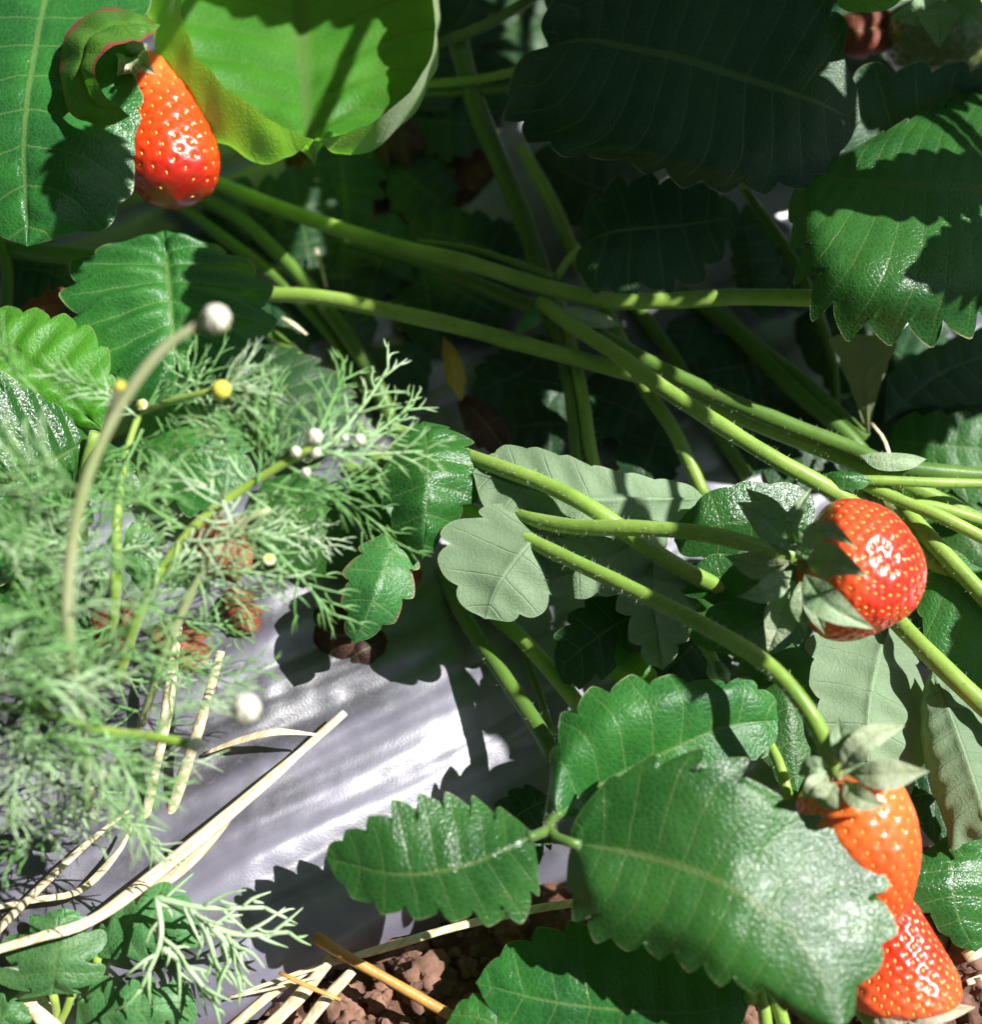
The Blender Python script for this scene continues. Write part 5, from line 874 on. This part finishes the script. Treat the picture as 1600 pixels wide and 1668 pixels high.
CAN = [((790, 960, .5), (850, 1290, .5), .0095, .0085, .17), ((1720, 600, 2), (1440, 620, 2), .013, .013, .14), ((1500, 700, 1.2), (1330, 700, 1.2), .010, .010, .12), ((1070, 1000, 3.3), (900, 1095, 3.3), .009, .009, .16), ((820, -40, 7), (1400, 260, 7), .020, .021, .165), ((1050, -60, 7), (1480, -90, 7), .014, .030, .18), ((720, -60, 2), (640, 330, 2), .034, .032, .17), ((560, 300, 2), (1000, 470, 3), .030, .024, .185),
 ((480, 420, 2), (930, 600, 3), .018, .016, .17), ((1230, 420, 4.3), (930, 400, 4.3), .013, .017, .16), ((620, 650, 1), (900, 730, 1.2), .016, .017, .175), ((1620, 60, 6), (1380, 160, 6), .014, .014, .17),
 ((1680, 380, 6.7), (1440, 470, 6.7), .010, .009, .16), ((430, 360, 4.5), (300, 650, 4), .016, .016, .165), ((760, -40, 5), (300, 0, 5), .014, .012, .19), ((960, 720, 2.6), (770, 790, 2.6), .012, .012, .15),
 ((1640, 920, 2.8), (1560, 1150, 2.5), .011, .011, .12), ((170, 190, 7.1), (130, 360, 6.8), .010, .013, .175), ((1250, 530, 1.5), (1000, 590, 1.5), .014, .008, .15), ((1500, 600, 2), (1330, 630, 1.5), .018, .010, .14)]
for k, c in enumerate(CAN): added_shade_leaf(*c, seed=40+k)
# unseen plants added around and above the view to block sky light
def unit_leaf(seed):
    prof = [(.06, .45), (.25, .88), (.5, 1), (.75, .75), (.93, .38)]; l = .11; w_ = .046
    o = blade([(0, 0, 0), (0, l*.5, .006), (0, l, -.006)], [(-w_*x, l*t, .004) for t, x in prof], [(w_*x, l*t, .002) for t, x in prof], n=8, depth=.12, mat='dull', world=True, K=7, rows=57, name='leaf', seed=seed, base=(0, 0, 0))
    me = o.data; bpy.data.objects.remove(o); return me
UL = [unit_leaf(k) for k in (1, 2, 3)]
def added_bush(label, box, root, n, seed):
    """an added unseen plant: n leaves spread through a box (x0, x1, y0, y1, z0, z1), on stalks that rise from the root"""
    R = random.Random(seed); r = thing('added_shade_plant', Vector((root[0], root[1], 0)), label, 'plant', 'strawberry plants added to block sky light')
    for k in range(n):
        c = Vector([R.uniform(box[2*i], box[2*i+1]) for i in range(3)]); g = Vector((root[0]+R.uniform(-.02, .02), root[1]+R.uniform(-.02, .02), 0))
        o = link('leaf', UL[k % 3], r); o.location = c-r.location; out = c-g
        o.rotation_euler = (R.uniform(-.5, .5), R.uniform(-.5, .5), math.atan2(-out.x, out.y)+R.uniform(-.7, .7)); sc = R.uniform(.8, 1.25); o.scale = (sc, sc, sc)
        mb = MB(); tube(mb, [g, g*.55+c*.45+Vector((0, 0, c.z*.3)), c], .0016, n=14, sides=6); mb.build('leaf_stalk', [M['stem']], r)
added_bush('sky-blocking strawberry plant added beyond the left edge', (-.36, -.19, -.12, .14, .03, .40), (-.30, .02), 45, 1)
added_bush('sky-blocking strawberry plant added beyond the upper left corner', (-.32, -.20, .12, .34, .03, .40), (-.28, .24), 36, 2)
added_bush('sky-blocking strawberry plant added beyond the top edge', (-.22, .10, .24, .40, .03, .40), (-.05, .36), 50, 3)
added_bush('sky-blocking strawberry plant added beyond the upper right corner', (.12, .32, .27, .42, .03, .26), (.22, .38), 30, 4)
added_bush('sky-blocking strawberry plant added below the lower left corner', (-.32, -.12, -.42, -.22, .03, .45), (-.22, -.30), 40, 5)
added_bush('sky-blocking strawberry plant added below the bottom edge', (-.10, .16, -.42, -.27, .03, .45), (.03, -.36), 45, 6)
added_bush('low sky-blocking strawberry plant added beyond the right edge', (.31, .44, -.12, .28, .02, .19), (.38, .10), 50, 7)
added_bush('sky-blocking strawberry plant added to arch over from the left, above the view', (-.34, -.08, -.32, .26, .36, .44), (-.36, -.05), 85, 8)
added_bush('sky-blocking strawberry plant added to arch over from behind, above the view', (-.30, .02, -.34, .26, .48, .60), (-.10, -.42), 95, 9)
